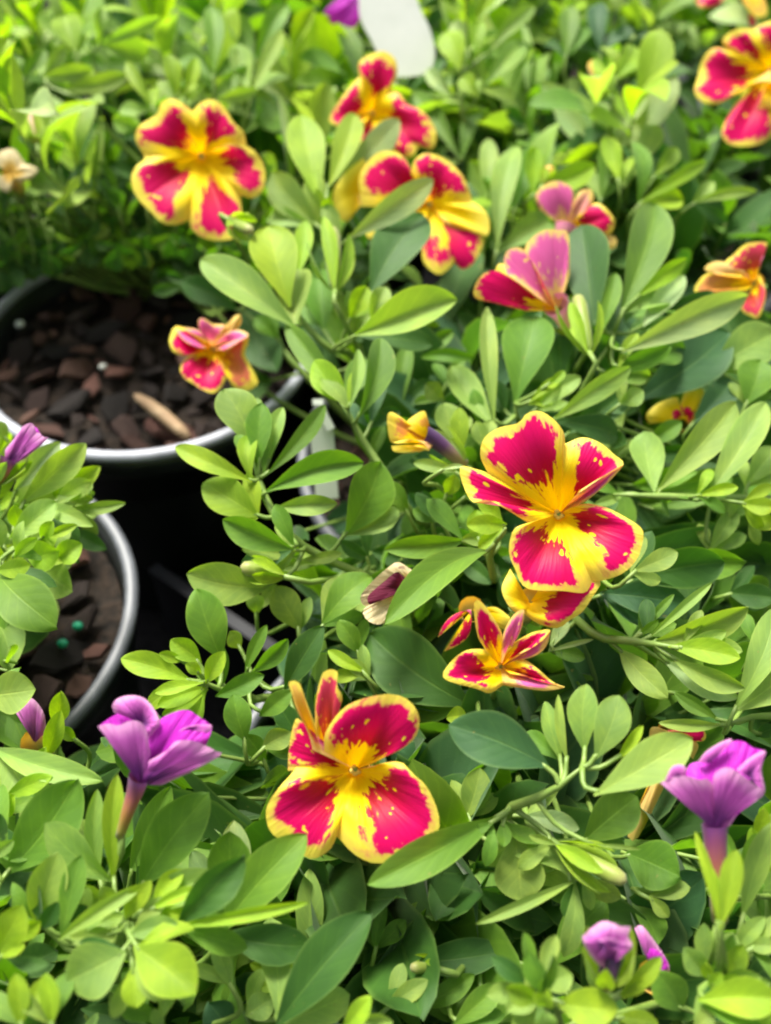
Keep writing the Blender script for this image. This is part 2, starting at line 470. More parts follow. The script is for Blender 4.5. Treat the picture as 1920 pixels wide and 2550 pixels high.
POTS = dict(A=(0.0285, 0.205), B=(-0.0738, 0.2565), C=(-0.113, 0.150), E=(0.0169, 0.1005), D=(-0.090, 0.044), W=(0.1225, 0.088),
            Q=(0.137, 0.196), G=(-0.030, 0.358), H=(0.080, 0.302), I=(0.186, 0.378), J=(0.076, 0.412), K=(-0.165, 0.352),
            L=(-0.095, 0.452), V=(0.022, 0.500), O=(0.160, 0.485))
POT_LABEL = dict(
    A='black pot behind the white tag, centre of the picture, mostly hidden by leaves',
    B='black pot with bright rim and bare bark soil, small red flower over it',
    C='black pot cut off by the left edge, green pellets on its soil',
    E='black pot under the two-lobed front flower, a bit of rim showing',
    D='black pot under the leaves of the bottom left corner',
    W='black pot under the leaves of the bottom right corner',
    Q='black pot hidden under the leaves at the right edge',
    G='black pot behind the bark soil pot, below the white tag plant',
    H='black pot hidden behind the central flowers, towards the upper right',
    I='black pot whose curved rim shows at the upper right edge',
    J='black pot in the far row, under foliage right of the white tag',
    K='black pot in the far upper left corner, under foliage',
    L='black pot of the far row, at the top left',
    V='black pot of the far row, behind the white tag',
    O='black pot of the far row, at the top right')
for k, (x, y) in POTS.items(): make_pot(x, y, POT_LABEL[k], (3.4, 3.3, 3.3) if k == 'B' else (1.0, 1.0, 1.0))  # B's rim colour is lifted to stand in for the sky's reflection
bx, by = POTS['B']
SOIL = {}
SOIL['B'] = make_soil(bx, by, 'dark potting soil with reddish bark chips in the bright rimmed pot', 95, seed=3)
cx, cy = POTS['C']
SOIL['C'] = make_soil(cx, cy, 'dark potting soil with two green pellets, in the pot at the left edge', 110, seed=4)
SOIL['A'] = make_soil(*POTS['A'], 'dark potting soil and pale chips next to the white tag', 70, seed=5)
SOIL['E'] = make_soil(*POTS['E'], 'dark potting soil glimpsed left of the two-lobed front flower', 60, seed=6)
for k in 'DWQGHIJK':
    place_s = place('potting_soil', soil_me, Vector((*POTS[k], RIM_Z - 0.011)))
    tag(place_s, 'dark soil of the ' + ' '.join(POT_LABEL[k].replace(',', '').split()[:12]), 'soil')

# small things lying on the soil
def ellipsoid(name, mat, n=8):
    verts, faces = [], []
    for i in range(n + 1):
        th = math.pi * i / n
        for k in range(n * 2):
            a = math.pi * k / n
            verts.append((math.sin(th) * math.cos(a), math.sin(th) * math.sin(a), math.cos(th)))
    w2 = n * 2
    for i in range(n):
        for k in range(w2):
            faces.append((i * w2 + k, (i + 1) * w2 + k, (i + 1) * w2 + (k + 1) % w2, i * w2 + (k + 1) % w2))
    return mesh_from(name, verts, faces, None, mat)
pel = ellipsoid('fertilizer_pellet', M['green'])
for (x, y, lab) in ((168, 1353, 'green fertilizer pellet, the one nearer the pot rim'), (135, 1391, 'smaller green fertilizer pellet, nearer the picture edge')):
    p = at_z('F', x, y, RIM_Z - 0.0045)
    o = place('fertilizer_pellet', pel, Matrix.Translation(p) @ Matrix.Diagonal((0.0013, 0.0012, 0.0011, 1)))
    tag(o, lab, 'pellet', 'green fertilizer pellets')
perl = ellipsoid('perlite_grain', M['tag'], 5)
for (x, y, s, lab) in ((43, 700, 0.0013, 'white perlite grain on the bark soil, nearer the picture edge'), (222, 792, 0.0010, 'small white perlite grain in the middle of the bark soil')):
    p = at_z('F', x, y, RIM_Z - 0.005)
    o = place('perlite_grain', perl, Matrix.Translation(p) @ Matrix.Rotation(0.5, 4, 'Z') @ Matrix.Diagonal((s * 1.2, s, s * .8, 1)))
    tag(o, lab, 'grain', 'white perlite grains')
# pale wood splinter
p0, p1 = at_z('T3', 580, 665, RIM_Z - 0.003), at_z('T3', 815, 850, RIM_Z - 0.0035)
pts = [p0.lerp(p1, t) + Vector((0, 0, 0.0012 * math.sin(t * 3.1))) for t in (0, .08, .3, .6, .85, 1)]
M['wood'] = plain_material('pale_wood', (0.36, 0.23, 0.13), (0.48, 0.34, 0.20), 300, 0.7, 0.5)
o = place('wood_splinter', tube_mesh('wood_splinter', pts, [0.0003, 0.0012, 0.0018, 0.0020, 0.0018, 0.0010], M['wood'], 7), pts[0])
tag(o, 'pale wood splinter lying on the bark soil against the pot rim', 'splinter')

# divider of the growing tray, a dark strip between the pots
M['tray'] = plain_material('tray_plastic', (0.006, 0.007, 0.011), (0.010, 0.012, 0.017), 60, 0.6, 0.1, 0.0005, 0.3)
def divider(a, b, h0, h1, t):
    d = (b - a).normalized(); nn = Vector((-d.y, d.x, 0)) * t / 2
    top = nn * 1.8
    V = []
    for p in (a, b):
        for z, k in ((h0, nn), (h1 - 0.004, nn), (h1 - 0.003, top), (h1, top)):
            V += [p + k + Vector((0, 0, z)), p - k + Vector((0, 0, z))]
    V = [v - a for v in V]
    F = []
    for i in range(3):
        F += [(2 * i, 2 * i + 2, 2 * i + 10, 2 * i + 8), (2 * i + 1, 2 * i + 9, 2 * i + 11, 2 * i + 3)]
        F += [(2 * i, 2 * i + 1, 2 * i + 3, 2 * i + 2), (2 * i + 8, 2 * i + 10, 2 * i + 11, 2 * i + 9)]
    F.append((6, 7, 15, 14))
    return mesh_from('tray_divider', V, F, None, M['tray'], smooth=False), a
me_, a_ = divider(Vector((-0.070, 0.199, 0)), Vector((-0.012, 0.1545, 0)), 0.0, 0.048, 0.002)
tag(place('tray_divider', me_, a_), 'dark plastic tray divider in the gap between the pots', 'tray')

# ------------------------------------------------------------------ plants: roots first
PLANTS = {}
PLAB = dict(
    A=('calibrachoa plant with the large two-coloured front flowers, centre of the picture', 'A'),
    B=('calibrachoa plant with one open magenta and yellow flower above the bark soil', 'B'),
    C=('pale green plant with a closed purple bud, at the left edge', 'C'),
    D=('purple trumpet flowered plant filling the bottom left corner', 'D'),
    E=('leafy green plant below the two-lobed front flower, bottom centre', 'E'),
    W=('purple trumpet flowered plant in the bottom right corner', 'W'),
    Q=('leafy plant along the right edge with a tattered orange and yellow flower', 'Q'),
    G=('blurred plant in front of the white tag, with two clustered flowers', 'G'),
    H=('blurred leafy plant without open flowers, right of the clustered flowers', 'H'),
    I=('blurred plant with a big yellow and magenta flower at the upper right edge', 'I'),
    J=('blurred plant at the top, just right of the white tag', 'J'),
    K=('blurred plant in the upper left corner with a faded lilac flower', 'K'),
    L=('blurred plant of the far row, top left', 'L'),
    V=('blurred plant of the far row behind the white tag, a purple flower on it', 'V'),
    O=('blurred plant of the far row, top right', 'O'))
for k, (lab, pk) in PLAB.items():
    x, y = POTS[pk]
    off = Vector((0.0, 0.0, 0.0))
    if k == 'B': off = Vector((0.006, 0.040, 0))
    if k == 'C': off = Vector((-0.028, 0.0, 0))
    r = place('calibrachoa_plant', None, Vector((x, y, RIM_Z - 0.011)) + off)
    tag(r, lab, 'plant', 'calibrachoa plants in pots')
    PLANTS[k] = r
LEAFCOUNT = {k: 0 for k in PLANTS}

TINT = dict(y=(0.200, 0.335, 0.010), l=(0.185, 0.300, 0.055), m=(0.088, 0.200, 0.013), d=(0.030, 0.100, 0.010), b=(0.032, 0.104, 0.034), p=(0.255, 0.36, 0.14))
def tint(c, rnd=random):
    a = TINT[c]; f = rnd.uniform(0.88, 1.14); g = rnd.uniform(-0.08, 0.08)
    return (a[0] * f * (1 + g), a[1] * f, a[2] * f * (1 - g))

# ------------------------------------------------------------------ leaves
def leaf_verts(L, W, bend, fold, rnd, ns=7, nc=5, tipw=0.55, wav=0.03, twist=0.0):
    """blade from (0,0,0) along +Y; +Z is the upper side"""
    verts, faces, uvs = [], [], []
    ph = rnd.uniform(0, 6.28); sway = rnd.uniform(-.05, .05)
    for i in range(ns):
        t = i / (ns - 1)
        t = 0.35 * t + 0.65 * math.sin(t * math.pi / 2)          # more rows towards the rounded tip
        # wedge shaped base, belly beyond the middle, rounded tip
        s = t ** (0.95 + 0.75 * tipw)
        pw = max(0.0, math.sin(math.pi * min(1.0, s))) ** 0.66
        hw = 0.5 * W * max(pw, 0.055 if t < 0.5 else 0.02)
        arch = bend * L * 4 * t * (1 - t) * 0.5
        side = sway * L * math.sin(math.pi * t)
        tw = twist * (t - 0.3)
        for j in range(nc):
            q = -1 + 2 * j / (nc - 1)
            x = q * hw
            z = arch + fold * abs(q) ** 1.15 * hw + wav * W * (math.sin(ph + 5.0 * t + 2.0 * q) + 0.6 * math.sin(2.3 * ph + 11.0 * t - 1.5 * q)) * abs(q) * t
            xx = x * math.cos(tw) - (z - arch) * math.sin(tw); zz = arch + x * math.sin(tw) + (z - arch) * math.cos(tw)
            verts.append(Vector((xx + side, L * t, zz)))
            uvs.append((0.5 + 0.5 * q, t))
    for i in range(ns - 1):
        for j in range(nc - 1):
            a = i * nc + j
            faces.append((a, a + 1, a + nc + 1, a + nc))
    return verts, faces, uvs

POOL = []
for k in range(30):
    rr = random.Random(k + 50)
    v_, f_, u_ = leaf_verts(1.0, rr.uniform(0.34, 0.48), rr.uniform(-0.15, 0.42), rr.uniform(0.10, 0.65), rr, 8, 5, rr.uniform(.6, 1.1), 0.06, rr.uniform(-.7, .7))
    POOL.append(mesh_from('leaf', v_, f_, u_, M['leaf']))

TUFT = []
HERO = []          # (points, depth) used to keep the filler behind the picked leaves
def frame(y, z):
    y = y.normalized(); x = y.cross(z).normalized(); z = x.cross(y).normalized()
    return Matrix((x, y, z)).transposed().to_4x4()

def hero_leaf(stem, plant, fr, bx, by, tx, ty, w_px, hb, ht, roll=0, bend=0.12, fold=0.30, c='m', tipw=0.5, rnd=None, hi=True, twist=0.0):
    rnd = rnd or random.Random(int(bx * 7 + by * 13 + tx))
    B, T = at_z(fr, bx, by, hb / 100), at_z(fr, tx, ty, ht / 100)
    mid = (B + T) / 2
    a = T - B; L = a.length
    n = (CAM - mid).normalized()
    # bias the blade's face somewhat towards the sky, as leaves do
    W = w_px / FR[fr][2] * depth_of(mid) / FPX
    W = 0.92 * W / max(0.45, math.cos(R(roll)))
    bend += rnd.uniform(-.06, .10); fold += rnd.uniform(-.05, .15); tipw = min(1.0, tipw + rnd.uniform(.05, .3)); twist += rnd.uniform(-.35, .35)
    W = min(W, 0.85 * L + 0.002)
    mtx = frame(a, n)
    mtx = mtx @ Matrix.Rotation(R(roll), 4, 'Y')
    v_, f_, u_ = leaf_verts(L, W, bend, fold, rnd, 15 if hi else 9, 9, tipw, 0.045, twist)
    me = mesh_from('leaf', v_, f_, u_, M['leaf'])
    o = place('leaf', me, Matrix.Translation(B) @ mtx, stem, tint(c, rnd))
    LEAFCOUNT[plant] += 1
    HERO.append((B, T, W))
    TUFT.append((stem, plant, B, T, W, (mtx.to_3x3() @ Vector((0, 0, 1))), c))
    return o, B

def stem_obj(plant, pts, r0, r1, name='stem', taper=False):
    """tapered stem through pts (base first)"""
    cr = catmull(pts, max(8, 4 * len(pts)))
    n = len(cr)
    radii = [r0 + (r1 - r0) * i / (n - 1) for i in range(n)]
    if taper: radii[-1] *= .35; radii[-2] *= .7
    me = tube_mesh('stem', cr, radii, M['stem'], 7)
    return place(name, me, cr[0], PLANTS[plant]), cr

def root_pts(plant, target):
    """lower course of a stem that rises from the plant's crown towards target"""
    o = ORIG[PLANTS[plant].name]
    rr = random.Random(int(abs(target.x) * 1e5) + int(abs(target.y) * 1e5))
    d = target - o; d.z = 0
    b = o + Vector((rr.uniform(-.006, .006), rr.uniform(-.006, .006), 0)) + d * 0.04
    k = b.lerp(target, 0.55); k.z = b.z + (target.z - b.z) * 0.30
    return [b, k]

def shoot(plant, fr, stem, leaves, r0=0.0013, r1=0.00075, stub=True):
    """stem: [(x,y,h)...] from its lowest seen node to the tip; leaves: hero leaf tuples; every leaf is joined by a petiole"""
    seen = [at_z(fr, x, y, h / 100) for x, y, h in stem]
    pts = root_pts(plant, seen[0]) + seen
    so, cr = stem_obj(plant, pts, r0, r1, taper=True)
    for lf in leaves:
        lf = list(lf); kw = {}
        if isinstance(lf[-1], dict): kw = lf.pop()
        lfr = lf.pop(0) if isinstance(lf[0], str) else fr
        o, B = hero_leaf(so, plant, lfr, *lf, **kw)
        q = min(cr, key=lambda s: (s - B).length + 0.6 * max(0, s.z - B.z))
        if not stub: continue
        if (q - B).length > 0.014:
            axd = (o.matrix_basis.to_3x3() @ Vector((0, 1, 0))).normalized()
            rt = ORIG[PLANTS[plant].name] - B
            lo = B + Vector((rt.x, rt.y, 0)) * 0.22 + Vector((0, 0, -0.022))
            stem_obj(plant, [lo, lo.lerp(B, .5) - axd * 0.002, B - axd * 0.003 - Vector((0, 0, 0.003)), B + axd * 0.001], 0.0006, 0.0004)
        elif (q - B).length > 0.0012:
            ax = o.matrix_basis.to_3x3() @ Vector((0, 1, 0))
            m1 = q.lerp(B, 0.6) - ax.normalized() * 0.15 * (q - B).length
            pp = [q, m1, B + ax.normalized() * 0.0012]
            pm = tube_mesh('petiole', catmull(pp, 6), [0.0005, 0.00048, 0.00045, 0.00042, 0.0004, 0.0004], M['stem'], 6, origin=q)
            place('petiole', pm, q, so)
    return so

# ------------------------------------------------------------------ picked shoots of the near plants
# leaf: (base x, base y, tip x, tip y, apparent width, base height cm, tip height cm, {roll, bend, fold, c})
def c(k, **kw): return dict(c=k, **kw)
shoot('A', 'F', [(735, 640, 12.8), (705, 520, 13.8), (704, 440, 14.3), (708, 400, 14.6)], [
    (690, 440, 650, 248, 88, 14.3, 15.3, c('y', fold=.15, roll=10)),
    (712, 402, 766, 245, 64, 14.6, 15.2, c('y', fold=.3, roll=-12)),
    (720, 392, 862, 258, 66, 14.2, 14.9, c('p', fold=.2)),
    (685, 488, 586, 374, 80, 13.8, 14.6, c('l', fold=.25, roll=-8)),
    (752, 516, 937, 387, 66, 14.4, 15.3, c('p', fold=.25, bend=.2)),
    (800, 636, 916, 464, 120, 13.9, 14.6, c('d', fold=.2, roll=-15)),
    (735, 520, 700, 440, 40, 14.2, 14.8, c('l')),
    (700, 470, 712, 425, 30, 14.4, 15.0, c('y')),
])
shoot('A', 'F', [(765, 775, 12.6), (718, 758, 13.2), (660, 702, 13.7), (628, 650, 14.2)], [
    (627, 664, 578, 488, 112, 14.3, 15.2, c('y', fold=.12, roll=8, tipw=.7)),
    (640, 604, 660, 477, 44, 14.2, 14.8, c('y', fold=.3)),
    (636, 706, 433, 561, 88, 14.2, 15.0, c('l', roll=22, fold=.35, bend=.2)),
    (768, 724, 988, 648, 96, 14.0, 14.8, c('l', roll=-14, fold=.75, bend=.1)),
    (755, 690, 792, 618, 52, 13.8, 14.4, c('y', fold=.6)),
    (800, 690, 834, 620, 48, 14.0, 14.5, c('l', fold=.6, bend=.3)),
    (700, 720, 690, 585, 84, 12.8, 13.3, c('m')),
    (760, 720, 740, 640, 60, 13.4, 13.9, c('l')),
    (700, 800, 660, 700, 70, 12.4, 12.8, c('d')),
])
shoot('A', 'F', [(895, 1115, 12.2), (812, 992, 13.0), (775, 935, 13.4), (745, 872, 13.9)], [
    ('T3', 1480, 705, 1238, 358, 112, 13.6, 14.2, c('m', roll=-10, fold=.4)),
    ('T3', 1500, 705, 1356, 518, 140, 14.0, 14.5, c('y', fold=.2, tipw=.3)),
    ('T3', 1550, 762, 1645, 418, 132, 13.9, 14.7, c('m', roll=18, fold=.5)),
    ('T3', 1512, 722, 1548, 468, 62, 14.1, 14.7, c('l', fold=.4)),
    ('T3', 1600, 800, 1660, 600, 70, 13.4, 13.8, c('b')),
    ('T3', 1600, 960, 1660, 800, 60, 12.6, 13.0, c('m')),
])
shoot('A', 'F', [(820, 1243, 11.9), (700, 1205, 12.6), (622, 1152, 13.2), (573, 1075, 13.6), (545, 985, 14.0)], [
    ('T3', 1092, 905, 968, 640, 190, 13.8, 14.6, c('l', fold=.2, roll=6, tipw=.7)),
    ('T3', 1120, 962, 1130, 700, 124, 14.0, 14.7, c('m', fold=.3)),
    ('T3', 1160, 962, 1222, 718, 84, 13.8, 14.5, c('l', fold=.4)),
    ('T3', 1150, 1012, 1405, 708, 88, 13.9, 14.3, c('m', roll=10)),
    ('T3', 1090, 1042, 756, 890, 100, 13.9, 14.3, c('y', roll=18, bend=.2)),
    ('T3', 1112, 1190, 878, 1045, 180, 13.5, 13.8, c('y', fold=.15, tipw=.3)),
    ('T3', 1150, 1082, 1572, 958, 150, 13.9, 14.2, c('m', roll=-10, fold=.85, bend=.1)),
    ('T3', 1490, 1275, 1645, 952, 215, 13.0, 14.0, c('m', roll=20, fold=.25)),
    ('T5', 1190, 112, 1458, 92, 98, 13.6, 13.8, c('l', bend=.3, fold=.5)),
    ('T5', 1270, 292, 962, 162, 140, 13.5, 14.0, c('m', roll=-14, fold=.6)),
    ('T5', 1285, 300, 1045, 292, 84, 13.2, 13.5, c('l')),
    ('T5', 1160, 456, 806, 400, 200, 13.0, 13.7, c('l', fold=.25, tipw=.35)),
    ('T5', 1300, 335, 1480, 310, 60, 12.6, 12.8, c('l')),
    ('T5', 1600, 330, 1470, 255, 70, 12.5, 13.0, c('d')),
    ('T5', 1400, 350, 1220, 380, 50, 12.4, 12.4, c('l')),
])
shoot('A', 'T5', [(1230, 910, 11.2), (1040, 910, 12.0), (930, 890, 12.5), (870, 860, 12.9)], [
    (955, 765, 848, 462, 190, 12.6, 13.6, c('m', fold=.2, roll=10, tipw=.4)),
    (830, 862, 522, 763, 120, 13.0, 13.4, c('y', roll=12)),
    (870, 782, 738, 682, 108, 13.1, 13.5, c('y')),
    (800, 772, 688, 740, 54, 13.2, 13.5, c('y')),
    (890, 872, 974, 733, 90, 13.2, 13.8, c('y', roll=-10)),
    (880, 868, 666, 912, 62, 13.3, 13.4, c('y', roll=20)),
    (892, 890, 680, 967, 88, 13.0, 13.1, c('y')),
    (900, 896, 700, 1008, 66, 12.8, 12.7, c('y', roll=-15)),
    (960, 890, 950, 700, 90, 11.8, 12.6, c('m')),
    (870, 830, 800, 790, 60, 13.3, 13.6, c('y')),
])
shoot('A', 'T5', [(1440, 900, 10.3), (1200, 905, 11.4), (1085, 830, 12.1)], [
    (1300, 645, 1188, 452, 146, 12.0, 12.8, c('l', fold=.2)),
    (1112, 572, 1090, 472, 84, 11.8, 12.3, c('l')),
    (1060, 822, 1152, 618, 64, 12.3, 12.9, c('m')),
    (1092, 822, 1244, 678, 88, 12.3, 12.8, c('m', roll=15)),
    (1040, 720, 995, 645, 80, 12.0, 12.4, c('l')),
    (930, 926, 1142, 834, 98, 12.4, 12.8, c('m', fold=.4)),
    (1060, 1122, 1008, 918, 130, 12.1, 12.7, c('m', roll=10)),
    (1120, 1012, 1262, 904, 98, 12.2, 12.7, c('m')),
    (1230, 902, 1398, 622, 140, 12.2, 13.3, c('d', roll=-10, fold=.3)),
    (1130, 1152, 1258, 1083, 108, 12.0, 12.3, c('l')),
    (1392, 618, 1605, 408, 170, 12.6, 13.0, c('m', bend=.35, roll=-12)),
    (1552, 742, 1462, 598, 98, 12.3, 12.8, c('m')),
    (1582, 822, 1416, 728, 64, 12.4, 12.6, c('y')),
    (1600, 860, 1500, 770, 70, 12.2, 12.5, c('l')),
    (1150, 1210, 1060, 1090, 100, 11.5, 12.0, c('m')),
    (1290, 1120, 1200, 960, 110, 11.5, 12.0, c('d')),
    (1500, 600, 1480, 480, 80, 12.0, 12.3, c('l')),
])
# shoot round the main flower
shoot('A', 'T6', [(470, 420, 12.4), (450, 310, 13.3), (520, 200, 14.2)], [
    (442, 298, -4, 618, 160, 13.7, 14.5, c('m', roll=14, fold=.45, bend=.15)),
    (345, 250, -5, 292, 108, 13.0, 13.4, c('m', roll=-8, fold=.4)),
    (375, 972, -70, 655, 310, 11.8, 12.4, c('d', fold=.15, tipw=.4)),
    (1050, 425, 1465, 348, 205, 13.0, 13.4, c('d', fold=.3, roll=10)),
    (1065, 388, 1262, 303, 102, 13.8, 14.0, c('l', fold=.2)),
    (925, 482, 1310, 532, 175, 12.6, 12.8, c('b', fold=.3)),
    (525, 182, 350, 190, 96, 13.9, 14.2, c('y', fold=.3)),
    (400, 262, 395, 120, 100, 13.4, 13.8, c('y', fold=.3)),
    (500, 240, 330, 245, 70, 13.3, 13.5, c('l')),
    (470, 420, 620, 500, 90, 12.0, 12.2, c('d')),
    (300, 330, 460, 440, 90, 12.0, 12.2, c('d')),
    ('T4', 320, 1000, 120, 960, 60, 13.8, 13.9, c('l')),
    ('T4', 230, 990, 340, 972, 26, 14.6, 14.8, c('p')),
    ('T4', 250, 1215, 130, 1090, 70, 12.8, 13.2, c('d')),
    ('T4', 100, 1170, 0, 1040, 90, 12.5, 13.0, c('m')),
    ('T4', 200, 1190, 160, 1080, 70, 12.6, 13.2, c('b')),
    ('T4', 260, 1100, 300, 1010, 80, 13.2, 13.7, c('y')),
    ('T4', 330, 1110, 420, 1080, 60, 13.2, 13.5, c('m')),
])
shoot('A', 'T6', [(820, 590, 12.6), (930, 672, 13.1), (1100, 692, 13.5), (1270, 718, 14.0)], [
    (1150, 692, 1568, 540, 138, 13.6, 14.6, c('l', roll=18, fold=.55)),
    (1130, 682, 1412, 436, 50, 13.5, 14.3, c('l', fold=.5)),
    (1088, 662, 1248, 485, 42, 13.3, 13.8, c('m', fold=.5)),
    (1280, 702, 1474, 648, 74, 14.0, 14.4, c('l')),
    (1220, 712, 1534, 762, 118, 13.9, 14.3, c('y', roll=-15, fold=.4)),
    (1400, 702, 1542, 734, 82, 14.0, 14.3, c('l')),
    (1240, 762, 1554, 892, 108, 13.7, 14.0, c('l', roll=12)),
    (1200, 770, 1524, 935, 126, 13.3, 13.5, c('p')),
    (1008, 720, 1222, 936, 128, 13.1, 13.2, c('l', fold=.2)),
    (1090, 668, 1180, 600, 40, 13.4, 13.8, c('m')),
    (700, 735, 900, 680, 26, 12.6, 13.0, c('p')),
    (1210, 780, 1340, 860, 60, 12.8, 12.8, c('m')),
    (1240, 900, 1400, 1015, 56, 11.8, 12.0, c('m')),
])
shoot('A', 'T8', [(500, 440, 11.6), (520, 325, 12.8), (535, 282, 13.2), (640, 245, 13.6), (740, 195, 14.0), (850, 105, 14.4)], [
    ('T6', 704, 1230, 274, 1050, 250, 14.2, 14.6, c('b', fold=.25, tipw=.35, roll=8)),
    ('T6', 762, 1208, 690, 948, 84, 13.9, 14.4, c('l', fold=.4)),
    ('T6', 788, 1216, 745, 918, 48, 14.1, 14.7, c('l', fold=.4)),
    ('T6', 862, 1172, 868, 872, 142, 14.3, 15.0, c('l', fold=.2, tipw=.7)),
    ('T6', 902, 1205, 1012, 922, 172, 14.5, 15.1, c('l', fold=.2, tipw=.7)),
    ('T6', 1000, 1205, 1112, 1052, 54, 14.5, 14.9, c('y', fold=.4)),
    ('T6', 900, 1355, 1325, 1108, 202, 14.5, 15.1, c('l', fold=.2, tipw=.6, roll=-10)),
    ('T6', 350, 1012, 262, 1022, 92, 12.8, 13.0, c('y', tipw=.2)),
    (492, 315, -78, 614, 175, 13.2, 13.6, c('m', fold=.5, roll=-10, bend=.15)),
    (345, 332, 410, 108, 140, 12.4, 12.9, c('l')),
    (560, 392, 588, 682, 235, 13.0, 12.5, c('l', fold=.2, tipw=.5)),
    (640, 605, 815, 528, 140, 12.2, 12.5, c('l')),
    (850, 434, 1088, 232, 205, 13.0, 13.5, c('m', fold=.3, roll=12)),
    (1040, 475, 1275, 578, 235, 11.9, 12.4, c('m', fold=.2)),
    (600, 312, 838, 372, 98, 12.9, 13.1, c('p')),
    (505, 330, 510, 450, 70, 13.3, 13.2, c('m')),
    (470, 340, 360, 390, 50, 13.4, 13.4, c('m')),
    (830, 590, 386, 784, 58, 12.8, 13.0, c('l', bend=.2, fold=.6)),
    (848, 580, 888, 724, 60, 12.8, 12.6, c('l', fold=.5)),
    (870, 440, 1104, 460, 22, 13.4, 13.7, c('l')),
    (740, 440, 620, 400, 40, 13.2, 13.4, c('l')),
])
# right hand plant
shoot('Q', 'T4', [(1010, 560, 12.5), (980, 430, 13.6), (1030, 300, 14.4)], [
    (902, 365, 850, -68, 240, 14.2, 15.0, c('d', fold=.25, roll=-8, tipw=.5)),
    (1020, 305, 1168, -160, 205, 14.0, 14.9, c('m', fold=.35, roll=15)),
    (940, 385, 996, 138, 92, 14.1, 14.8, c('m', fold=.3)),
    (1085, 245, 1302, 76, 84, 14.2, 14.7, c('y', roll=10)),
    (1020, 480, 1566, 236, 160, 14.2, 14.7, c('p', fold=.3, roll=10)),
    (1080, 690, 1484, 396, 250, 12.9, 13.5, c('b', fold=.2, tipw=.5)),
    (930, 575, 1235, 455, 96, 13.6, 14.0, c('m', roll=15)),
    (720, 775, 1060, 545, 106, 13.6, 14.2, c('l', roll=12, fold=.4)),
    (780, 835, 1064, 636, 145, 13.0, 13.4, c('d', fold=.3)),
    (1010, 705, 1115, 648, 92, 13.5, 13.8, c('l', bend=.3)),
    (650, 725, 845, 588, 96, 13.2, 13.7, c('l')),
    (1100, 380, 1290, 150, 110, 13.7, 14.2, c('p')),
    (1180, 300, 1420, 220, 70, 13.7, 14.0, c('d')),
    (1000, 560, 1090, 400, 60, 13.8, 14.2, c('y')),
])
shoot('A', 'T4', [(600, 860, 12.0), (570, 770, 12.8), (560, 700, 13.2)], [
    (560, 705, 648, 328, 240, 13.2, 14.1, c('m', fold=.25, roll=-8, tipw=.7)),
    (470, 790, 438, 285, 84, 13.1, 14.3, c('l', fold=.5, roll=12)),
    (765, 588, 756, 346, 138, 13.0, 13.6, c('d', fold=.2, tipw=.4)),
    (700, 625, 775, 563, 44, 13.8, 14.0, c('y')),
    (252, 690, 176, 618, 96, 12.8, 13.1, c('l', fold=.4)),
    (305, 868, 248, 702, 126, 13.0, 13.5, c('l')),
    (145, 505, 388, 505, 64, 12.4, 12.7, c('m', bend=.4)),
    (330, 700, 390, 600, 70, 12.6, 13.0, c('l')),
    (400, 800, 380, 640, 70, 12.8, 13.3, c('m')),
    (60, 740, 100, 440, 90, 12.0, 12.8, c('m')),
    (260, 620, 340, 500, 60, 12.2, 12.6, c('m')),
    (430, 900, 390, 780, 80, 13.2, 13.6, c('l')),
    (330, 910, 320, 720, 90, 13.3, 13.9, c('y')),
    (520, 750, 480, 600, 60, 12.8, 13.2, c('d')),
    (620, 700, 760, 590, 50, 13.5, 13.7, c('y')),
])
shoot('Q', 'T4', [(1750, 1130, 12.0), (1500, 1112, 12.8), (1300, 1108, 13.1), (985, 1095, 13.2)], [
    (1170, 1085, 1515, 696, 166, 13.2, 14.1, c('l', fold=.35, roll=8)),
    (1388, 1112, 1645, 698, 158, 13.3, 14.2, c('l', fold=.3, roll=-10)),
    (1330, 785, 1494, 598, 146, 12.6, 13.0, c('b')),
    (1560, 705, 1622, 515, 186, 13.0, 13.6, c('m')),
    (1400, 565, 1690, 395, 215, 13.0, 13.5, c('l', fold=.2)),
    (1560, 1055, 1690, 895, 126, 12.8, 13.2, c('l')),
    (1345, 1102, 1524, 1064, 60, 13.4, 13.6, c('y')),
    (1535, 1132, 1690, 1150, 84, 13.3, 13.5, c('y')),
    (1030, 1090, 900, 1140, 50, 13.0, 13.2, c('l')),
    (960, 850, 1040, 880, 90, 12.4, 12.8, c('d')),
    (1450, 1210, 1505, 1115, 70, 12.6, 13.0, c('l')),
    (1100, 930, 1320, 900, 80, 11.8, 12.2, c('d')),
    (900, 1000, 1010, 700, 120, 12.0, 12.6, c('l')),
    (1130, 880, 1280, 780, 90, 12.4, 12.9, c('m')),
    ('T6', 1510, 985, 1690, 545, 150, 13.0, 13.8, c('l', fold=.3)),
    ('T6', 1600, 720, 1700, 560, 100, 13.2, 13.8, c('m')),
    ('T6', 1400, 300, 1520, 120, 90, 12.2, 12.8, c('l')),
    ('T6', 1560, 130, 1700, 190, 90, 12.8, 13.2, c('y')),
    ('T6', 1480, 480, 1690, 500, 120, 11.8, 12.2, c('d')),
])
shoot('Q', 'T6', [(1760, 960, 12.2), (1600, 1010, 12.6), (1460, 1050, 12.8)], [
    (1455, 1050, 1180, 1042, 60, 12.9, 13.2, c('l', bend=.25, fold=.6)),
    (1450, 1040, 1250, 905, 50, 12.4, 12.6, c('m')),
    (1600, 1100, 1690, 1060, 70, 12.2, 12.5, c('d')),
])
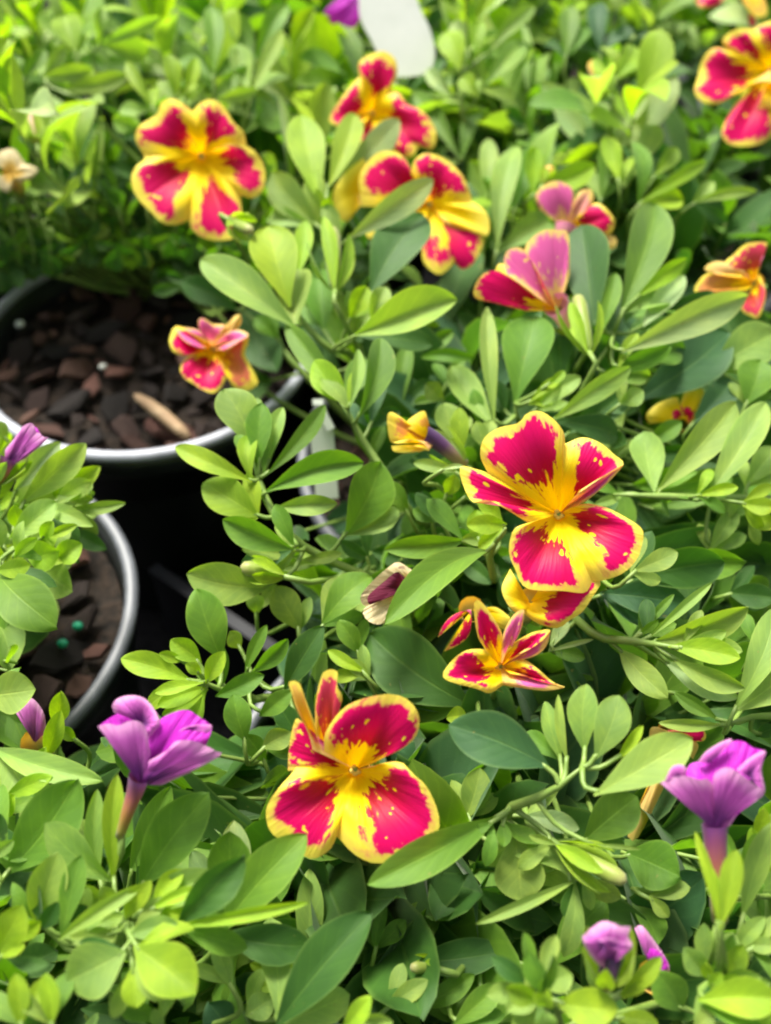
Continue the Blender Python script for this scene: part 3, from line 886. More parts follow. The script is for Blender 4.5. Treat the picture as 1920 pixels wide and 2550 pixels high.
# left plant
shoot('C', 'T5', [(-60, 420, 11.8), (40, 300, 12.8), (110, 260, 13.4)], [
    ('T3', 90, 1135, 372, 876, 140, 13.4, 14.2, c('l', fold=.35, roll=10)),
    ('T3', -20, 1065, 140, 950, 60, 13.6, 13.9, c('y', roll=15)),
    ('T3', 245, 1115, 395, 1035, 96, 13.4, 13.8, c('l')),
    ('T3', 300, 1155, 544, 1133, 62, 13.0, 13.3, c('l', fold=.5)),
    ('T3', 200, 1125, 434, 975, 100, 13.1, 13.7, c('y', roll=-10)),
    ('T3', 60, 1080, 260, 870, 110, 12.6, 13.3, c('p')),
    (200, 118, 404, 192, 84, 13.4, 13.6, c('l', bend=.3)),
    (40, 245, 244, 86, 136, 13.5, 13.9, c('l', fold=.3, roll=-8)),
    (120, 330, 255, 296, 150, 13.6, 13.8, c('y', bend=.4)),
    (235, 335, 354, 266, 116, 13.4, 13.6, c('y', bend=.5, fold=.6)),
    (150, 365, 314, 474, 178, 13.0, 13.0, c('l')),
    (-10, 400, 246, 630, 240, 13.6, 13.5, c('m', fold=.2, bend=.25)),
    (-20, 380, 132, 358, 90, 13.8, 14.0, c('y')),
    (300, 215, 462, 290, 86, 12.4, 12.5, c('d')),
    (180, 250, 230, 170, 70, 13.8, 14.2, c('y')),
    (90, 210, 60, 100, 80, 13.2, 13.8, c('y')),
    (0, 300, -20, 150, 90, 13.2, 13.8, c('l')),
    (60, 330, 160, 240, 60, 13.9, 14.3, c('y')),
    (-20, 90, 60, -60, 80, 13.0, 13.8, c('y')),
    ('T3', 30, 860, -20, 780, 70, 13.0, 13.4, c('l')),
    ('T3', 10, 1000, 40, 880, 80, 13.2, 13.8, c('y')),
])
# bottom left plant
shoot('D', 'T7', [(420, 1350, 11.0), (500, 1000, 12.2), (520, 840, 13.2), (560, 760, 13.7)], [
    (605, 622, 905, 216, 240, 13.0, 14.0, c('m', fold=.3, roll=-10, tipw=.4)),
    (560, 565, 735, 186, 135, 12.2, 13.2, c('m')),
    (490, 605, 505, 135, 100, 13.4, 14.4, c('y', fold=.5, roll=10)),
    (430, 600, 420, 200, 90, 13.0, 14.0, c('l', fold=.4)),
    (980, 690, 1012, 334, 156, 12.2, 13.0, c('p', fold=.2)),
    (945, 830, 1326, 394, 215, 12.8, 13.8, c('m', fold=.3, roll=-8)),
    (755, 795, 1336, 688, 62, 13.8, 14.4, c('y', roll=15, fold=.6)),
    (645, 722, 864, 626, 62, 14.0, 14.3, c('y', fold=.5)),
    (620, 725, 946, 566, 156, 13.6, 14.1, c('l', fold=.4)),
    (540, 765, 655, 596, 94, 13.8, 14.3, c('y')),
    (250, 855, 625, 606, 74, 13.6, 14.2, c('l', bend=.25, fold=.6)),
    (556, 832, 768, 778, 104, 13.9, 14.1, c('l', fold=.4)),
    (545, 905, 284, 1035, 260, 14.0, 14.0, c('l', fold=.25, tipw=.3)),
    (580, 880, 845, 1085, 245, 14.0, 14.1, c('y', fold=.5, tipw=.4)),
    (570, 965, 590, 1146, 126, 13.8, 13.7, c('y')),
    (150, 785, 252, 472, 176, 13.4, 14.2, c('l', fold=.3)),
    (182, 805, 262, 555, 116, 13.0, 13.6, c('m')),
    (170, 805, 248, 685, 84, 13.6, 14.0, c('d')),
    (330, 830, 470, 700, 60, 13.5, 13.8, c('l')),
    (480, 700, 440, 620, 80, 13.2, 13.6, c('l')),
    (800, 720, 960, 700, 60, 13.4, 13.5, c('m')),
    (1000, 1060, 925, 865, 84, 12.4, 12.9, c('l')),
    (350, 1150, 620, 1210, 120, 11.6, 11.8, c('d')),
    (700, 1230, 660, 1150, 70, 13.0, 13.3, c('l')),
])
shoot('D', 'T7', [(-120, 1100, 11.5), (-60, 800, 12.6), (0, 600, 13.2)], [
    (28, 565, 335, 156, 270, 13.0, 14.0, c('m', fold=.35, roll=-8, tipw=.4)),
    (-20, 900, 100, 700, 160, 13.8, 14.4, c('y', fold=.2)),
    (-10, 925, 108, 874, 66, 14.0, 14.2, c('y')),
    (-30, 20, 446, 165, 130, 12.6, 13.2, c('l', fold=.4)),
    (20, 235, 226, 145, 90, 12.8, 13.2, c('y')),
    (200, 65, 262, -140, 92, 12.0, 13.0, c('y')),
    (-20, 320, 60, 220, 110, 13.0, 13.4, c('y')),
    (-30, 500, 60, 420, 70, 13.2, 13.6, c('l')),
    (90, 1230, 66, 995, 100, 14.0, 14.4, c('y')),
    (222, 1230, 196, 995, 96, 14.0, 14.4, c('y')),
    (60, 1000, 250, 900, 160, 12.0, 12.2, c('d')),
    (330, 340, 420, 420, 100, 11.8, 12.2, c('l')),
    (130, 130, 200, 20, 70, 12.4, 12.9, c('y')),
    ('T5', -60, 925, 154, 898, 200, 13.4, 13.6, c('l', fold=.25)),
    ('T5', 240, 1060, 262, 905, 94, 12.4, 13.2, c('y')),
    ('T5', 330, 1120, 260, 1060, 60, 12.2, 12.6, c('y')),
])
# bottom centre
shoot('E', 'T8', [(120, 1240, 9.8), (220, 1050, 10.6), (420, 950, 11.2), (640, 960, 11.6)], [
    (720, 965, 950, 674, 190, 11.6, 12.2, c('m', fold=.3, roll=8)),
    (68, 955, 524, 900, 170, 11.0, 11.4, c('d', fold=.3)),
    (0, 1145, 184, 1025, 92, 11.6, 11.9, c('l')),
    (120, 1145, 385, 1000, 105, 11.0, 11.4, c('m')),
    (290, 1225, 500, 1040, 120, 11.4, 11.8, c('m')),
    (470, 1215, 600, 1010, 90, 11.2, 11.6, c('l')),
    (250, 1030, 320, 960, 60, 11.0, 11.2, c('m')),
    (60, 760, 180, 690, 60, 11.0, 11.4, c('l')),
    (500, 780, 660, 690, 120, 10.8, 11.2, c('d')),
])
shoot('E', 'T7', [(1480, 1450, 10.5), (1300, 1220, 11.6), (1240, 1080, 12.0)], [
    (1195, 1222, 1606, 734, 240, 12.4, 13.3, c('d', fold=.3, roll=-10, tipw=.4)),
    (1480, 1240, 1605, 1095, 98, 13.2, 13.6, c('y', fold=.3)),
    (1330, 965, 1338, 545, 130, 11.2, 12.1, c('l')),
    (1255, 965, 1128, 898, 62, 11.4, 11.6, c('y')),
    (1262, 1005, 1192, 845, 64, 11.4, 11.8, c('y')),
    (1240, 1042, 1122, 1062, 60, 11.4, 11.4, c('y')),
    (1280, 950, 1260, 800, 60, 11.3, 11.7, c('y')),
    (1060, 1180, 1180, 1100, 130, 11.8, 12.0, c('l')),
    (1000, 1240, 900, 1120, 160, 11.2, 11.6, c('b')),
    (1480, 760, 1500, 560, 100, 11.0, 11.6, c('m')),
    (1420, 920, 1560, 720, 90, 11.0, 11.5, c('m')),
    (1620, 900, 1666, 700, 60, 11.4, 11.9, c('m')),
])
# bottom right plant
shoot('W', 'T8', [(1560, 1260, 11.5), (1480, 1060, 13.0), (1460, 1000, 13.5)], [
    (1392, 1002, 1286, 886, 114, 13.4, 13.8, c('l', fold=.4)),
    (1400, 1022, 1380, 950, 60, 13.6, 13.9, c('y')),
    (1440, 1030, 1544, 955, 90, 13.5, 13.8, c('l')),
    (1450, 1080, 1540, 1010, 90, 13.7, 14.0, c('y')),
    (1400, 1060, 1450, 990, 70, 13.8, 14.1, c('y')),
    (1350, 1112, 1700, 1105, 180, 13.9, 14.2, c('y', fold=.4, roll=-8)),
    (1540, 760, 1680, 340, 116, 13.3, 14.3, c('l', fold=.4)),
    (1500, 905, 1640, 750, 80, 13.2, 13.7, c('l')),
    (1560, 880, 1690, 880, 80, 13.4, 13.6, c('l')),
    (1330, 1240, 1420, 1170, 90, 13.6, 13.8, c('l')),
    (1560, 1240, 1690, 1180, 80, 13.6, 13.8, c('y')),
    (1560, 1020, 1690, 960, 110, 12.6, 12.8, c('d')),
    (1280, 1160, 1170, 985, 170, 12.6, 13.1, c('m')),
    (1530, 560, 1600, 390, 60, 13.2, 13.8, c('m')),
    (1600, 420, 1640, 280, 70, 13.0, 13.6, c('y')),
    (1640, 560, 1700, 420, 80, 13.2, 13.8, c('y')),
    ('Y2', 790, 2190, 535, 1190, 120, 14.6, 15.2, c('y', fold=.3)),
    ('Y2', 795, 2190, 965, 1375, 250, 14.8, 15.4, c('y', fold=.3, tipw=.8)),
    ('Y2', 780, 2190, 700, 1550, 130, 14.5, 15.0, c('y', fold=.3)),
])
shoot('W', 'T8', [(900, 1300, 11.8), (740, 1150, 13.2), (690, 1080, 13.8)], [
    (655, 1062, 525, 1160, 130, 13.8, 13.9, c('l', bend=.4, fold=.4)),
    (682, 1052, 808, 1000, 130, 13.9, 14.1, c('l', bend=.35)),
    (740, 1122, 1004, 1152, 180, 13.9, 14.1, c('y', fold=.3, tipw=.4)),
    (655, 1052, 606, 984, 80, 13.9, 14.1, c('l', bend=.4)),
    (690, 1130, 700, 1060, 70, 14.2, 14.6, c('y', bend=.4)),
    (690, 1140, 640, 1080, 60, 14.2, 14.5, c('y')),
    (700, 1240, 680, 1165, 110, 14.0, 14.3, c('l', bend=.3)),
    (1000, 1100, 1194, 924, 84, 13.6, 14.1, c('y', fold=.5, roll=12)),
    (990, 1112, 1144, 1026, 56, 13.6, 13.9, c('y', fold=.5)),
    (930, 1090, 880, 940, 80, 12.8, 13.4, c('l')),
    (980, 1070, 1050, 890, 60, 12.8, 13.4, c('l')),
    (1000, 1180, 1180, 1215, 90, 13.0, 13.2, c('y')),
    (1140, 662, 1224, 754, 68, 12.2, 12.1, c('l', fold=.5)),
])
# blurred plant above the bark soil, and neighbours
shoot('B', 'T1', [(700, 820, 11.5), (500, 600, 13.0), (330, 420, 14.3)], [
    (330, 232, 280, 66, 138, 15.0, 15.6, c('y', tipw=.3)),
    (430, 195, 694, 72, 72, 15.0, 15.4, c('l', roll=10)),
    (180, 332, 404, 296, 84, 14.6, 14.8, c('l')),
    (260, 392, 560, 322, 84, 14.3, 14.6, c('l', roll=-10)),
    (100, 335, 194, 212, 64, 14.6, 15.0, c('m')),
    (610, 545, 486, 520, 94, 13.8, 14.0, c('l')),
    (660, 465, 546, 266, 60, 14.6, 15.4, c('y')),
    (762, 425, 728, 236, 84, 14.5, 15.4, c('y')),
    (800, 430, 850, 250, 70, 14.4, 15.2, c('y')),
    (830, 440, 870, 370, 60, 14.2, 14.5, c('p')),
    (930, 435, 1116, 386, 66, 14.3, 14.6, c('l')),
    (1088, 395, 1225, 126, 74, 14.5, 15.3, c('l')),
    (920, 335, 908, 26, 96, 14.8, 15.9, c('m')),
    (1100, 255, 1244, 16, 96, 14.6, 15.6, c('m')),
])
shoot('A', 'T3', [(1300, 560, 10.6), (1180, 420, 11.0), (1050, 300, 11.4)], [
    (1030, 300, 785, 180, 130, 11.4, 11.8, c('d', fold=.2)),
    (1060, 290, 1200, 565, 210, 10.9, 10.8, c('d', fold=.2)),
    (800, 190, 660, 220, 60, 11.2, 11.0, c('d')),
    (1180, 600, 1000, 640, 170, 10.4, 10.3, c('d')),
    (1200, 420, 1100, 330, 90, 11.4, 11.8, c('m')),
])
rl = random.Random(21)
for i in range(12):
    x = -30 + i * 58
    lv = []
    for j in range(5):
        bx_, by_ = x + rl.uniform(-14, 14), 470 + rl.uniform(0, 60) + 0.03 * x + max(0, 110 - x) * 0.45
        lv.append((bx_, by_, bx_ + rl.uniform(-45, 45), by_ + rl.uniform(28, 66), rl.uniform(34, 50), rl.uniform(11.2, 11.8), rl.uniform(10.4, 11.0), c(rl.choice('dddm'), fold=.3)))
    shoot('B', 'F', [(x, 440, 12.4), (x + 4, 480, 12.0), (x + 6, 530, 11.2)], lv, 0.0004, 0.00025, stub=False)
for i in range(5):
    x = -40 + i * 36
    lv = []
    for j in range(5):
        bx_, by_ = x + rl.uniform(-14, 14), 545 + rl.uniform(0, 50) - i * 8
        lv.append((bx_, by_, bx_ + rl.uniform(-40, 40), by_ + rl.uniform(24, 56), rl.uniform(34, 48), rl.uniform(10.8, 11.4), rl.uniform(10.2, 10.7), c(rl.choice('dddm'), fold=.3)))
    shoot('B', 'F', [(x, 470, 12.2), (x + 4, 530, 11.6), (x + 6, 580, 11.0)], lv, 0.0004, 0.00025, stub=False)
shoot('H', 'T2', [(420, 700, 12.0), (330, 480, 13.6), (320, 330, 14.4)], [
    (322, 305, 268, 136, 126, 14.6, 15.2, c('y')),
    (430, 235, 644, 26, 76, 14.8, 15.4, c('l')),
    (350, 300, 420, 90, 90, 14.4, 15.4, c('y')),
    (400, 420, 330, 330, 90, 14.2, 14.5, c('y')),
    (300, 420, 178, 300, 70, 13.8, 14.2, c('p')),
    (320, 690, 100, 390, 90, 12.6, 13.4, c('m')),
    (410, 380, 600, 180, 100, 14.2, 14.8, c('l')),
    (480, 1085, 566, 632, 126, 13.0, 14.2, c('l', fold=.4)),
    (640, 835, 905, 716, 116, 13.6, 14.0, c('y', roll=-10)),
    (560, 900, 660, 620, 110, 13.0, 13.8, c('m')),
    (430, 880, 440, 600, 90, 12.8, 13.6, c('l')),
    (780, 245, 796, 26, 96, 14.4, 15.2, c('m')),
    (930, 225, 916, 16, 100, 14.6, 15.3, c('b')),
    (1000, 335, 1086, 206, 116, 14.6, 15.0, c('y')),
    (1020, 210, 1040, 110, 80, 14.6, 15.1, c('b')),
    (1070, 725, 1166, 536, 116, 13.8, 14.4, c('l')),
    (1330, 875, 1604, 826, 56, 13.6, 13.9, c('l')),
    (1100, 875, 1386, 696, 66, 13.8, 14.3, c('y')),
    (1010, 780, 950, 590, 90, 13.8, 14.4, c('y')),
    (1160, 760, 1260, 640, 80, 13.8, 14.2, c('y')),
    (930, 860, 960, 620, 90, 13.2, 14.0, c('m')),
])

# ------------------------------------------------------------------ flowers
FLOWERS = []
stam_g = ellipsoid('stigma', M['stem'], 5)
stam_y = ellipsoid('stamen', plain_material('pollen', (0.70, 0.52, 0.06), (0.80, 0.62, 0.14), 400, 0.7), 5)
def lobe_mesh(C, n, O, td, bulge, ruffle, rnd, back, nv=11, r0=0.045, nu=27):
    cr = catmull(O, nu)
    ph = rnd.uniform(0, 6.28); k1 = rnd.uniform(5, 8)
    verts, faces, uvs = [], [], []
    for i in range(nv):
        v = i / (nv - 1)
        for j in range(nu):
            u = j / (nu - 1); a = abs(2 * u - 1)
            Rj = cr[j] - C; L = Rj.length
            rr = r0 + (1 - r0) * v
            off = -1.3 * td * (1 - v) ** 2.1
            off += 1.5 * bulge * L * math.sin(math.pi * v) * (0.15 + 0.85 * a ** 0.8)           # seams stand up, the lobe's middle dips
            off += ruffle * v ** 3 * math.sin(k1 * u + ph) - 0.0006 * v ** 6
            verts.append(C + Rj * rr + n * off - C); uvs.append((u, v))
    for i in range(nv - 1):
        for j in range(nu - 1):
            a = i * nu + j
            f = (a, a + 1, a + nu + 1, a + nu)
            faces.append(f)
    me_v = verts
    # orient the faces so that the inner side looks at the viewer side n (or away when the outside of the petal shows)
    s = Vector((0, 0, 0))
    for f in faces[len(faces) // 3::5]:
        p = [verts[k] for k in f]
        s += (p[1] - p[0]).cross(p[3] - p[0])
    if (s.dot(n) < 0) != back: faces = [f[::-1] for f in faces]
    return me_v, faces, uvs

def sepals(fo, base, axis, L, W, rnd, count=5, tone='l', spread=0.35):
    side = axis.orthogonal().normalized()
    for k in range(count):
        a = 2 * math.pi * k / count + rnd.uniform(-.3, .3)
        rad = Matrix.Rotation(a, 3, axis) @ side
        d = (axis + rad * spread).normalized()
        v_, f_, u_ = leaf_verts(L * rnd.uniform(.85, 1.1), W, 0.08, 0.4, rnd, 7, 5, .4)
        place('sepal', mesh_from('sepal', v_, f_, u_, M['leaf']), Matrix.Translation(base + rad * 0.0006) @ frame(d, rad), fo, tint(tone, rnd))

def flower(plant, fr, cxy, h, lobes, label, mat='red', td=4.0, tube=None, tube_mat='tube_yellow', tube_r=(2.6, 1.5), marg=0.10, amount=1.0, bulge=0.10, ruffle=0.35, sep=True, sep_tone='l', lean=0.75):
    rnd = random.Random(int(cxy[0] * 3 + cxy[1] * 17))
    C = at_z(fr, *cxy, h / 100); d0 = depth_of(C)
    n = (CAM - C).normalized()
    if tube is None:
        ax = (-n * (1 - lean) - Vector((0, 0, 1)) * lean + Vector((0, 0.25, 0))).normalized()
        q0 = C - n * td / 1000
        q0 = C - n * td * 0.0013
        tp = [q0, q0 - n * 0.003 + ax * 0.003, q0 - n * 0.003 + ax * 0.008, q0 - n * 0.003 + ax * 0.0125]
    else:
        tp = [at_d(fr, x, y, d0 - dz / 1000) for x, y, dz in tube]
    tc = catmull(tp, 9)
    rad = [tube_r[0] / 1000 + (tube_r[1] - tube_r[0]) / 1000 * (i / 8) ** 0.7 for i in range(9)]
    fo = place('flower', tube_mesh('flower_tube', tc, rad, M[tube_mat], 12, origin=C, cap=False), C, PLANTS[plant])
    fo['label'] = label
    for lb in lobes:
        pts = lb[0]; kw = lb[1] if len(lb) > 1 else {}
        cc = kw.get('c'); C2 = C if cc is None else at_d(fr, cc[0], cc[1], d0 - (cc[2] if len(cc) > 2 else 0) / 1000)
        O = [at_d(fr, p[0], p[1], d0 - (p[2] if len(p) > 2 else 0) / 1000) for p in pts]
        v_, f_, u_ = lobe_mesh(C2, n, O, kw.get('td', td) / 1000, kw.get('bulge', bulge), ruffle / 1000, rnd, kw.get('back', False))
        o = place('petal', mesh_from('petal', v_, f_, u_, M[mat]), C2, fo, (rnd.random(), kw.get('marg', marg), kw.get('amount', amount)))
    base = tc[-1]; axis = (tc[-2] - tc[-1]).normalized()
    if td > 2.5:
        for k in range(5):
            aa = k * 1.2566 + rnd.uniform(-.3, .3)
            sd_ = n.orthogonal().normalized(); rad_ = Matrix.Rotation(aa, 3, n) @ sd_
            ps = C - n * td * 0.0010 + rad_ * (0.0006 if k else 0.0)
            place('stigma' if k == 0 else 'stamen', stam_g if k == 0 else stam_y, Matrix.Translation(ps) @ Matrix.Diagonal((0.00055, 0.00045, 0.00045, 1)), fo)
    if sep: sepals(fo, base, axis, 0.0095, 0.0026, rnd, 5, sep_tone)
    # flower stalk down to the crown of the plant
    rp = root_pts(plant, base)
    so, _ = stem_obj(plant, rp + [base - axis * 0.006 + Vector((0, 0, -0.002)), base + axis * 0.001], 0.0009, 0.0006)
    FLOWERS.append((C, max((o - C).length for lb in lobes for o in [at_d(fr, p[0], p[1], d0) for p in lb[0]])))
    return fo

flower('A', 'Z1', (870, 900), 15.4, [
    ([(300, 565, 0), (240, 430, 2), (270, 290, 3), (390, 205, 3), (545, 168, 3), (610, 95, 3), (715, 72, 3), (830, 140, 3), (908, 240, 2), (920, 335, 0)], dict(marg=.10)),
    ([(920, 335, 0), (1060, 283, 1), (1200, 325, 2), (1310, 415, 2.5), (1388, 500, 3), (1210, 600, 4), (1050, 700, 3)], dict(marg=.10)),
    ([(1050, 700, 3), (1220, 595, 4), (1386, 502, 3), (1300, 610, 2), (1200, 705, 1), (1090, 795, 0)], dict(back=True, marg=.10)),
    ([(990, 830, -1), (1100, 812, 1), (1250, 845, 2), (1400, 920, 3), (1540, 1020, 4), (1537, 1150, 4), (1490, 1270, 4), (1385, 1370, 4), (1240, 1425, 3), (1140, 1435, 2)], dict(marg=.10)),
    ([(1140, 1435, 2), (1080, 1525, 3), (900, 1512, 4), (612, 1492, 4), (520, 1340, 4), (473, 1220, 4), (480, 1100, 4), (520, 1010, 4), (620, 968, 2)], dict(marg=.10)),
    ([(620, 968, 2), (440, 855, 4), (300, 785, 4), (172, 795, 4), (84, 610, 3), (88, 515, 3), (200, 535, 1), (300, 565, 0)], dict(marg=.10)),
], 'large open flower, magenta lobes edged in yellow, facing up in sharp focus', td=5.0)
flower('A', 'Z1', (640, 1600), 14.4, [
    ([(760, 1430, -2), (960, 1440, 0), (1200, 1430, 1), (1140, 1560, 2), (1060, 1680, 2), (960, 1745, 2), (860, 1810, 2), (700, 1770, 1), (590, 1690, 0)], dict(marg=.11)),
    ([(480, 1330, 0), (415, 1480, 2), (450, 1600, 2), (520, 1680, 2), (590, 1690, 1)], dict(amount=.0)),
], 'shrivelled yellow and purple flower tucked under the large sharp flower', td=2.0, marg=.10, ruffle=.9)
flower('A', 'Z2', (850, 960), 14.0, [
    ([(580, 800, 2), (590, 640, 4), (730, 440, 5), (900, 348, 6), (1130, 303, 6), (1285, 338, 6), (1382, 440, 6), (1408, 560, 5), (1362, 690, 4), (1245, 785, 3), (1100, 855, 1), (1010, 905, 0)], dict(marg=.085)),
    ([(1020, 935, 0), (1140, 893, 2), (1255, 898, 3), (1345, 990, 4), (1485, 1130, 4), (1583, 1400, 4), (1522, 1590, 4), (1350, 1705, 4), (1150, 1765, 4), (980, 1765, 4), (830, 1685, 3), (750, 1600, 2), (690, 1540, 1)], dict(marg=.105)),
    ([(690, 1540, 1), (640, 1640, 2), (540, 1715, 3), (430, 1722, 3), (150, 1540, 4), (78, 1400, 4), (90, 1260, 4), (190, 1115, 4), (280, 1015, 2), (340, 940, 1)], dict(marg=.10)),
    ([(265, 970, -1), (272, 800, 0), (292, 650, 1), (345, 515, 1), (440, 640, 1), (480, 790, 1)], dict(marg=.06)),
    ([(500, 730, 3), (350, 460, 5), (300, 310, 6), (272, 200, 6), (360, 205, 6), (425, 370, 6), (500, 560, 5)], dict(c=(560, 850, 1), amount=.25, marg=.12)),
    ([(500, 600, 2), (508, 350, 4), (568, 120, 5), (640, 93, 5), (697, 110, 5), (690, 230, 5), (738, 350, 4), (650, 520, 2)], dict(c=(600, 850, 0), amount=.9, marg=.10)),
], 'large flower at the front, two broad hanging magenta lobes with yellow edges', td=5.0)
flower('A', 'Z3', (820, 880), 14.3, [
    ([(650, 690, 1), (560, 520, 3), (528, 178, 5), (612, 173, 5), (760, 370, 4), (835, 520, 2), (830, 640, 1)], dict(marg=.13)),
    ([(830, 640, 1), (860, 480, 2), (960, 310, 4), (1072, 252, 5), (1062, 400, 4), (1000, 560, 2), (900, 660, 1)], dict(back=True)),
    ([(900, 660, 1), (1050, 560, 2), (1200, 492, 4), (1362, 478, 5), (1260, 610, 5), (1080, 690, 3)], dict(marg=.13)),
    ([(1080, 690, 3), (1260, 610, 5), (1362, 480, 5), (1320, 650, 4), (1210, 750, 2), (1080, 800, 1)], dict(back=True)),
    ([(1000, 800, 1), (1100, 808, 2), (1250, 920, 4), (1400, 1050, 4), (1522, 1100, 5), (1300, 1060, 4), (1040, 960, 2)], dict(marg=.13)),
    ([(930, 960, 2), (1150, 1000, 3), (1350, 1070, 4), (1522, 1102, 5), (1300, 1142, 4), (1050, 1110, 3), (845, 1080, 1)], dict(back=True)),
    ([(845, 1080, 1), (700, 1168, 3), (560, 1122, 4), (198, 1007, 5), (268, 830, 4), (420, 708, 4), (560, 683, 2), (650, 690, 1)], dict(marg=.13)),
], 'small star shaped flower with narrow folded pointed lobes', td=4.0, ruffle=.2)
flower('A', 'Z3', (500, 250), 12.9, [
    ([(130, 560, 0), (180, 440, 1), (290, 320, 1), (440, 270, 1), (500, 350, 1), (470, 540, 1), (340, 650, 1), (195, 715, 0)], dict(marg=.02, td=0)),
    ([(620, 240, 0), (760, 225, 0), (880, 300, 0), (930, 370, 0), (860, 470, 0), (760, 420, 0)], dict(amount=.0, td=0)),
], 'half hidden flower behind the star shaped one, one dark lobe with yellow end', td=2.0, sep=False)
flower('B', 'Z4', (840, 740), 15.0, [
    ([(205, 720, 1), (118, 560, 2), (150, 420, 3), (280, 330, 3), (365, 265, 3), (400, 160, 3), (520, 108, 3), (640, 170, 2), (745, 250, 0)], dict(marg=.105)),
    ([(745, 250, 0), (830, 158, 2), (960, 123, 3), (1085, 200, 3), (1195, 370, 3), (1300, 470, 2), (1330, 620, 0)], dict(marg=.115)),
    ([(1000, 660, 3), (1150, 608, 5), (1330, 628, 5), (1455, 720, 5), (1535, 880, 4), (1525, 1080, 3), (1420, 1195, 2), (1270, 1170, 0)], dict(marg=.105)),
    ([(1270, 1170, 0), (1280, 1330, 1), (1310, 1560, 2), (1180, 1645, 2), (1000, 1665, 2), (840, 1625, 2), (735, 1535, 1), (700, 1440, 0)], dict(marg=.115)),
    ([(700, 1440, 0), (560, 1492, 2), (420, 1475, 3), (280, 1345, 3), (130, 1180, 3), (72, 1000, 3), (118, 860, 3), (215, 780, 2), (205, 720, 1)], dict(marg=.105)),
], 'round open magenta and yellow flower above the bark soil', td=7.0, lean=.5)
flower('G', 'Z5', (490, 660), 14.6, [
    ([(380, 330, 0), (378, 200, 2), (480, 128, 3), (600, 98, 3), (702, 170, 2), (722, 300, 1), (665, 440, 0)], dict(marg=.12)),
    ([(430, 740, 2), (260, 790, 3), (108, 725, 3), (190, 560, 3), (290, 430, 2), (380, 330, 0)], dict(marg=.07)),
    ([(665, 440, 0), (760, 498, 2), (810, 580, 2), (950, 638, 3), (1055, 780, 3), (1075, 880, 3), (1040, 985, 2), (930, 955, 1), (880, 1025, 2), (820, 1065, 2), (640, 970, 1)], dict(marg=.08)),
    ([(640, 970, 1), (520, 1030, 2), (400, 960, 2), (390, 820, 2), (430, 740, 2)], dict(marg=.1)),
], 'blurred open flower partly behind upright leaves, below the white tag', td=5.0, lean=.5)
flower('G', 'Z5', (1010, 1480), 14.0, [
    ([(400, 1500, 0), (375, 1250, 2), (450, 1100, 3), (560, 1010, 3), (700, 1005, 3), (800, 1080, 2), (850, 1180, 0)], dict(marg=.085)),
    ([(850, 1180, 0), (880, 1080, 2), (980, 1018, 3), (1130, 1058, 3), (1280, 1180, 3), (1365, 1330, 2), (1390, 1450, 0)], dict(marg=.085)),
    ([(1390, 1450, 0), (1505, 1530, 3), (1555, 1640, 3), (1530, 1765, 3), (1400, 1745, 2), (1230, 1720, 0)], dict(amount=0)),
    ([(1230, 1720, 0), (1490, 1775, 2), (1465, 1920, 2), (1380, 2045, 2), (1290, 2065, 2), (1230, 1980, 1)], dict(marg=.06)),
    ([(1240, 1850, 1), (1235, 2000, 2), (1110, 2115, 3), (1000, 2055, 3), (945, 1950, 2), (960, 1700, 0)], dict(marg=.15)),
    ([(960, 1700, 0), (760, 1690, 1), (600, 1800, 2), (440, 1765, 2), (560, 1620, 1), (780, 1480, 0)], dict(amount=0)),
    ([(420, 1060, -3), (250, 1200, -2), (130, 1400, -2), (190, 1600, -2), (290, 1625, -2), (340, 1400, -3)], dict(c=(520, 1330, -4), amount=0, td=0)),
], 'blurred yellow flower with magenta upper lobes, a pale leaf crossing it', td=4.0, lean=.5)
flower('A', 'Z6', (960, 1470), 14.2, [
    ([(640, 1480, 2), (300, 1392, 3), (88, 1332, 4), (108, 1180, 5), (200, 1078, 5), (320, 1058, 5), (430, 1105, 5), (640, 1270, 4)], dict(marg=.05, bulge=.05)),
    ([(440, 1110, 5), (395, 1000, 4), (415, 870, 4), (500, 818, 4), (600, 838, 4), (700, 1000, 4), (800, 1250, 3)], dict(back=True, marg=.02, bulge=.05)),
    ([(700, 1000, 3), (610, 860, 3), (660, 740, 3), (800, 638, 3), (950, 635, 2), (1065, 680, 1), (1080, 1100, 1)], dict(back=True, marg=.06, bulge=.05)),
    ([(300, 1060, -2), (340, 990, -2), (420, 1000, -2), (500, 1080, -2)], dict(amount=0)),
], 'side view of a pink and yellow funnel flower next to a dark upright leaf', td=1.0, tube=[(930, 1400, 2), (990, 1480, 0), (1060, 1600, -2), (1150, 1700, -5)], tube_mat='tube_pink', tube_r=(3.2, 1.8), lean=.4)
flower('H', 'Z6', (1040, 640), 14.0, [
    ([(760, 420, 1), (722, 270, 2), (850, 145, 3), (985, 130, 3), (1105, 205, 2), (1125, 360, 1)], dict(back=True, marg=.04)),
    ([(1110, 380, 1), (1180, 240, 2), (1295, 215, 2), (1325, 330, 2), (1250, 450, 1)], dict(back=True, marg=.1, amount=.6)),
    ([(1220, 420, 1), (1350, 355, 2), (1465, 420, 3), (1545, 540, 3), (1505, 665, 2), (1370, 690, 1)], dict(marg=.10)),
    ([(1380, 700, 0), (1500, 690, 1), (1568, 740, 1), (1540, 825, 1), (1440, 845, 0)], dict(amount=.2, back=True)),
], 'blurred pale pink flower behind the dark upright leaf', td=2.0, tube=[(1040, 600, 0), (1010, 700, 0), (980, 800, -3), (960, 900, -6)], tube_mat='tube_pink', tube_r=(3, 1.6))
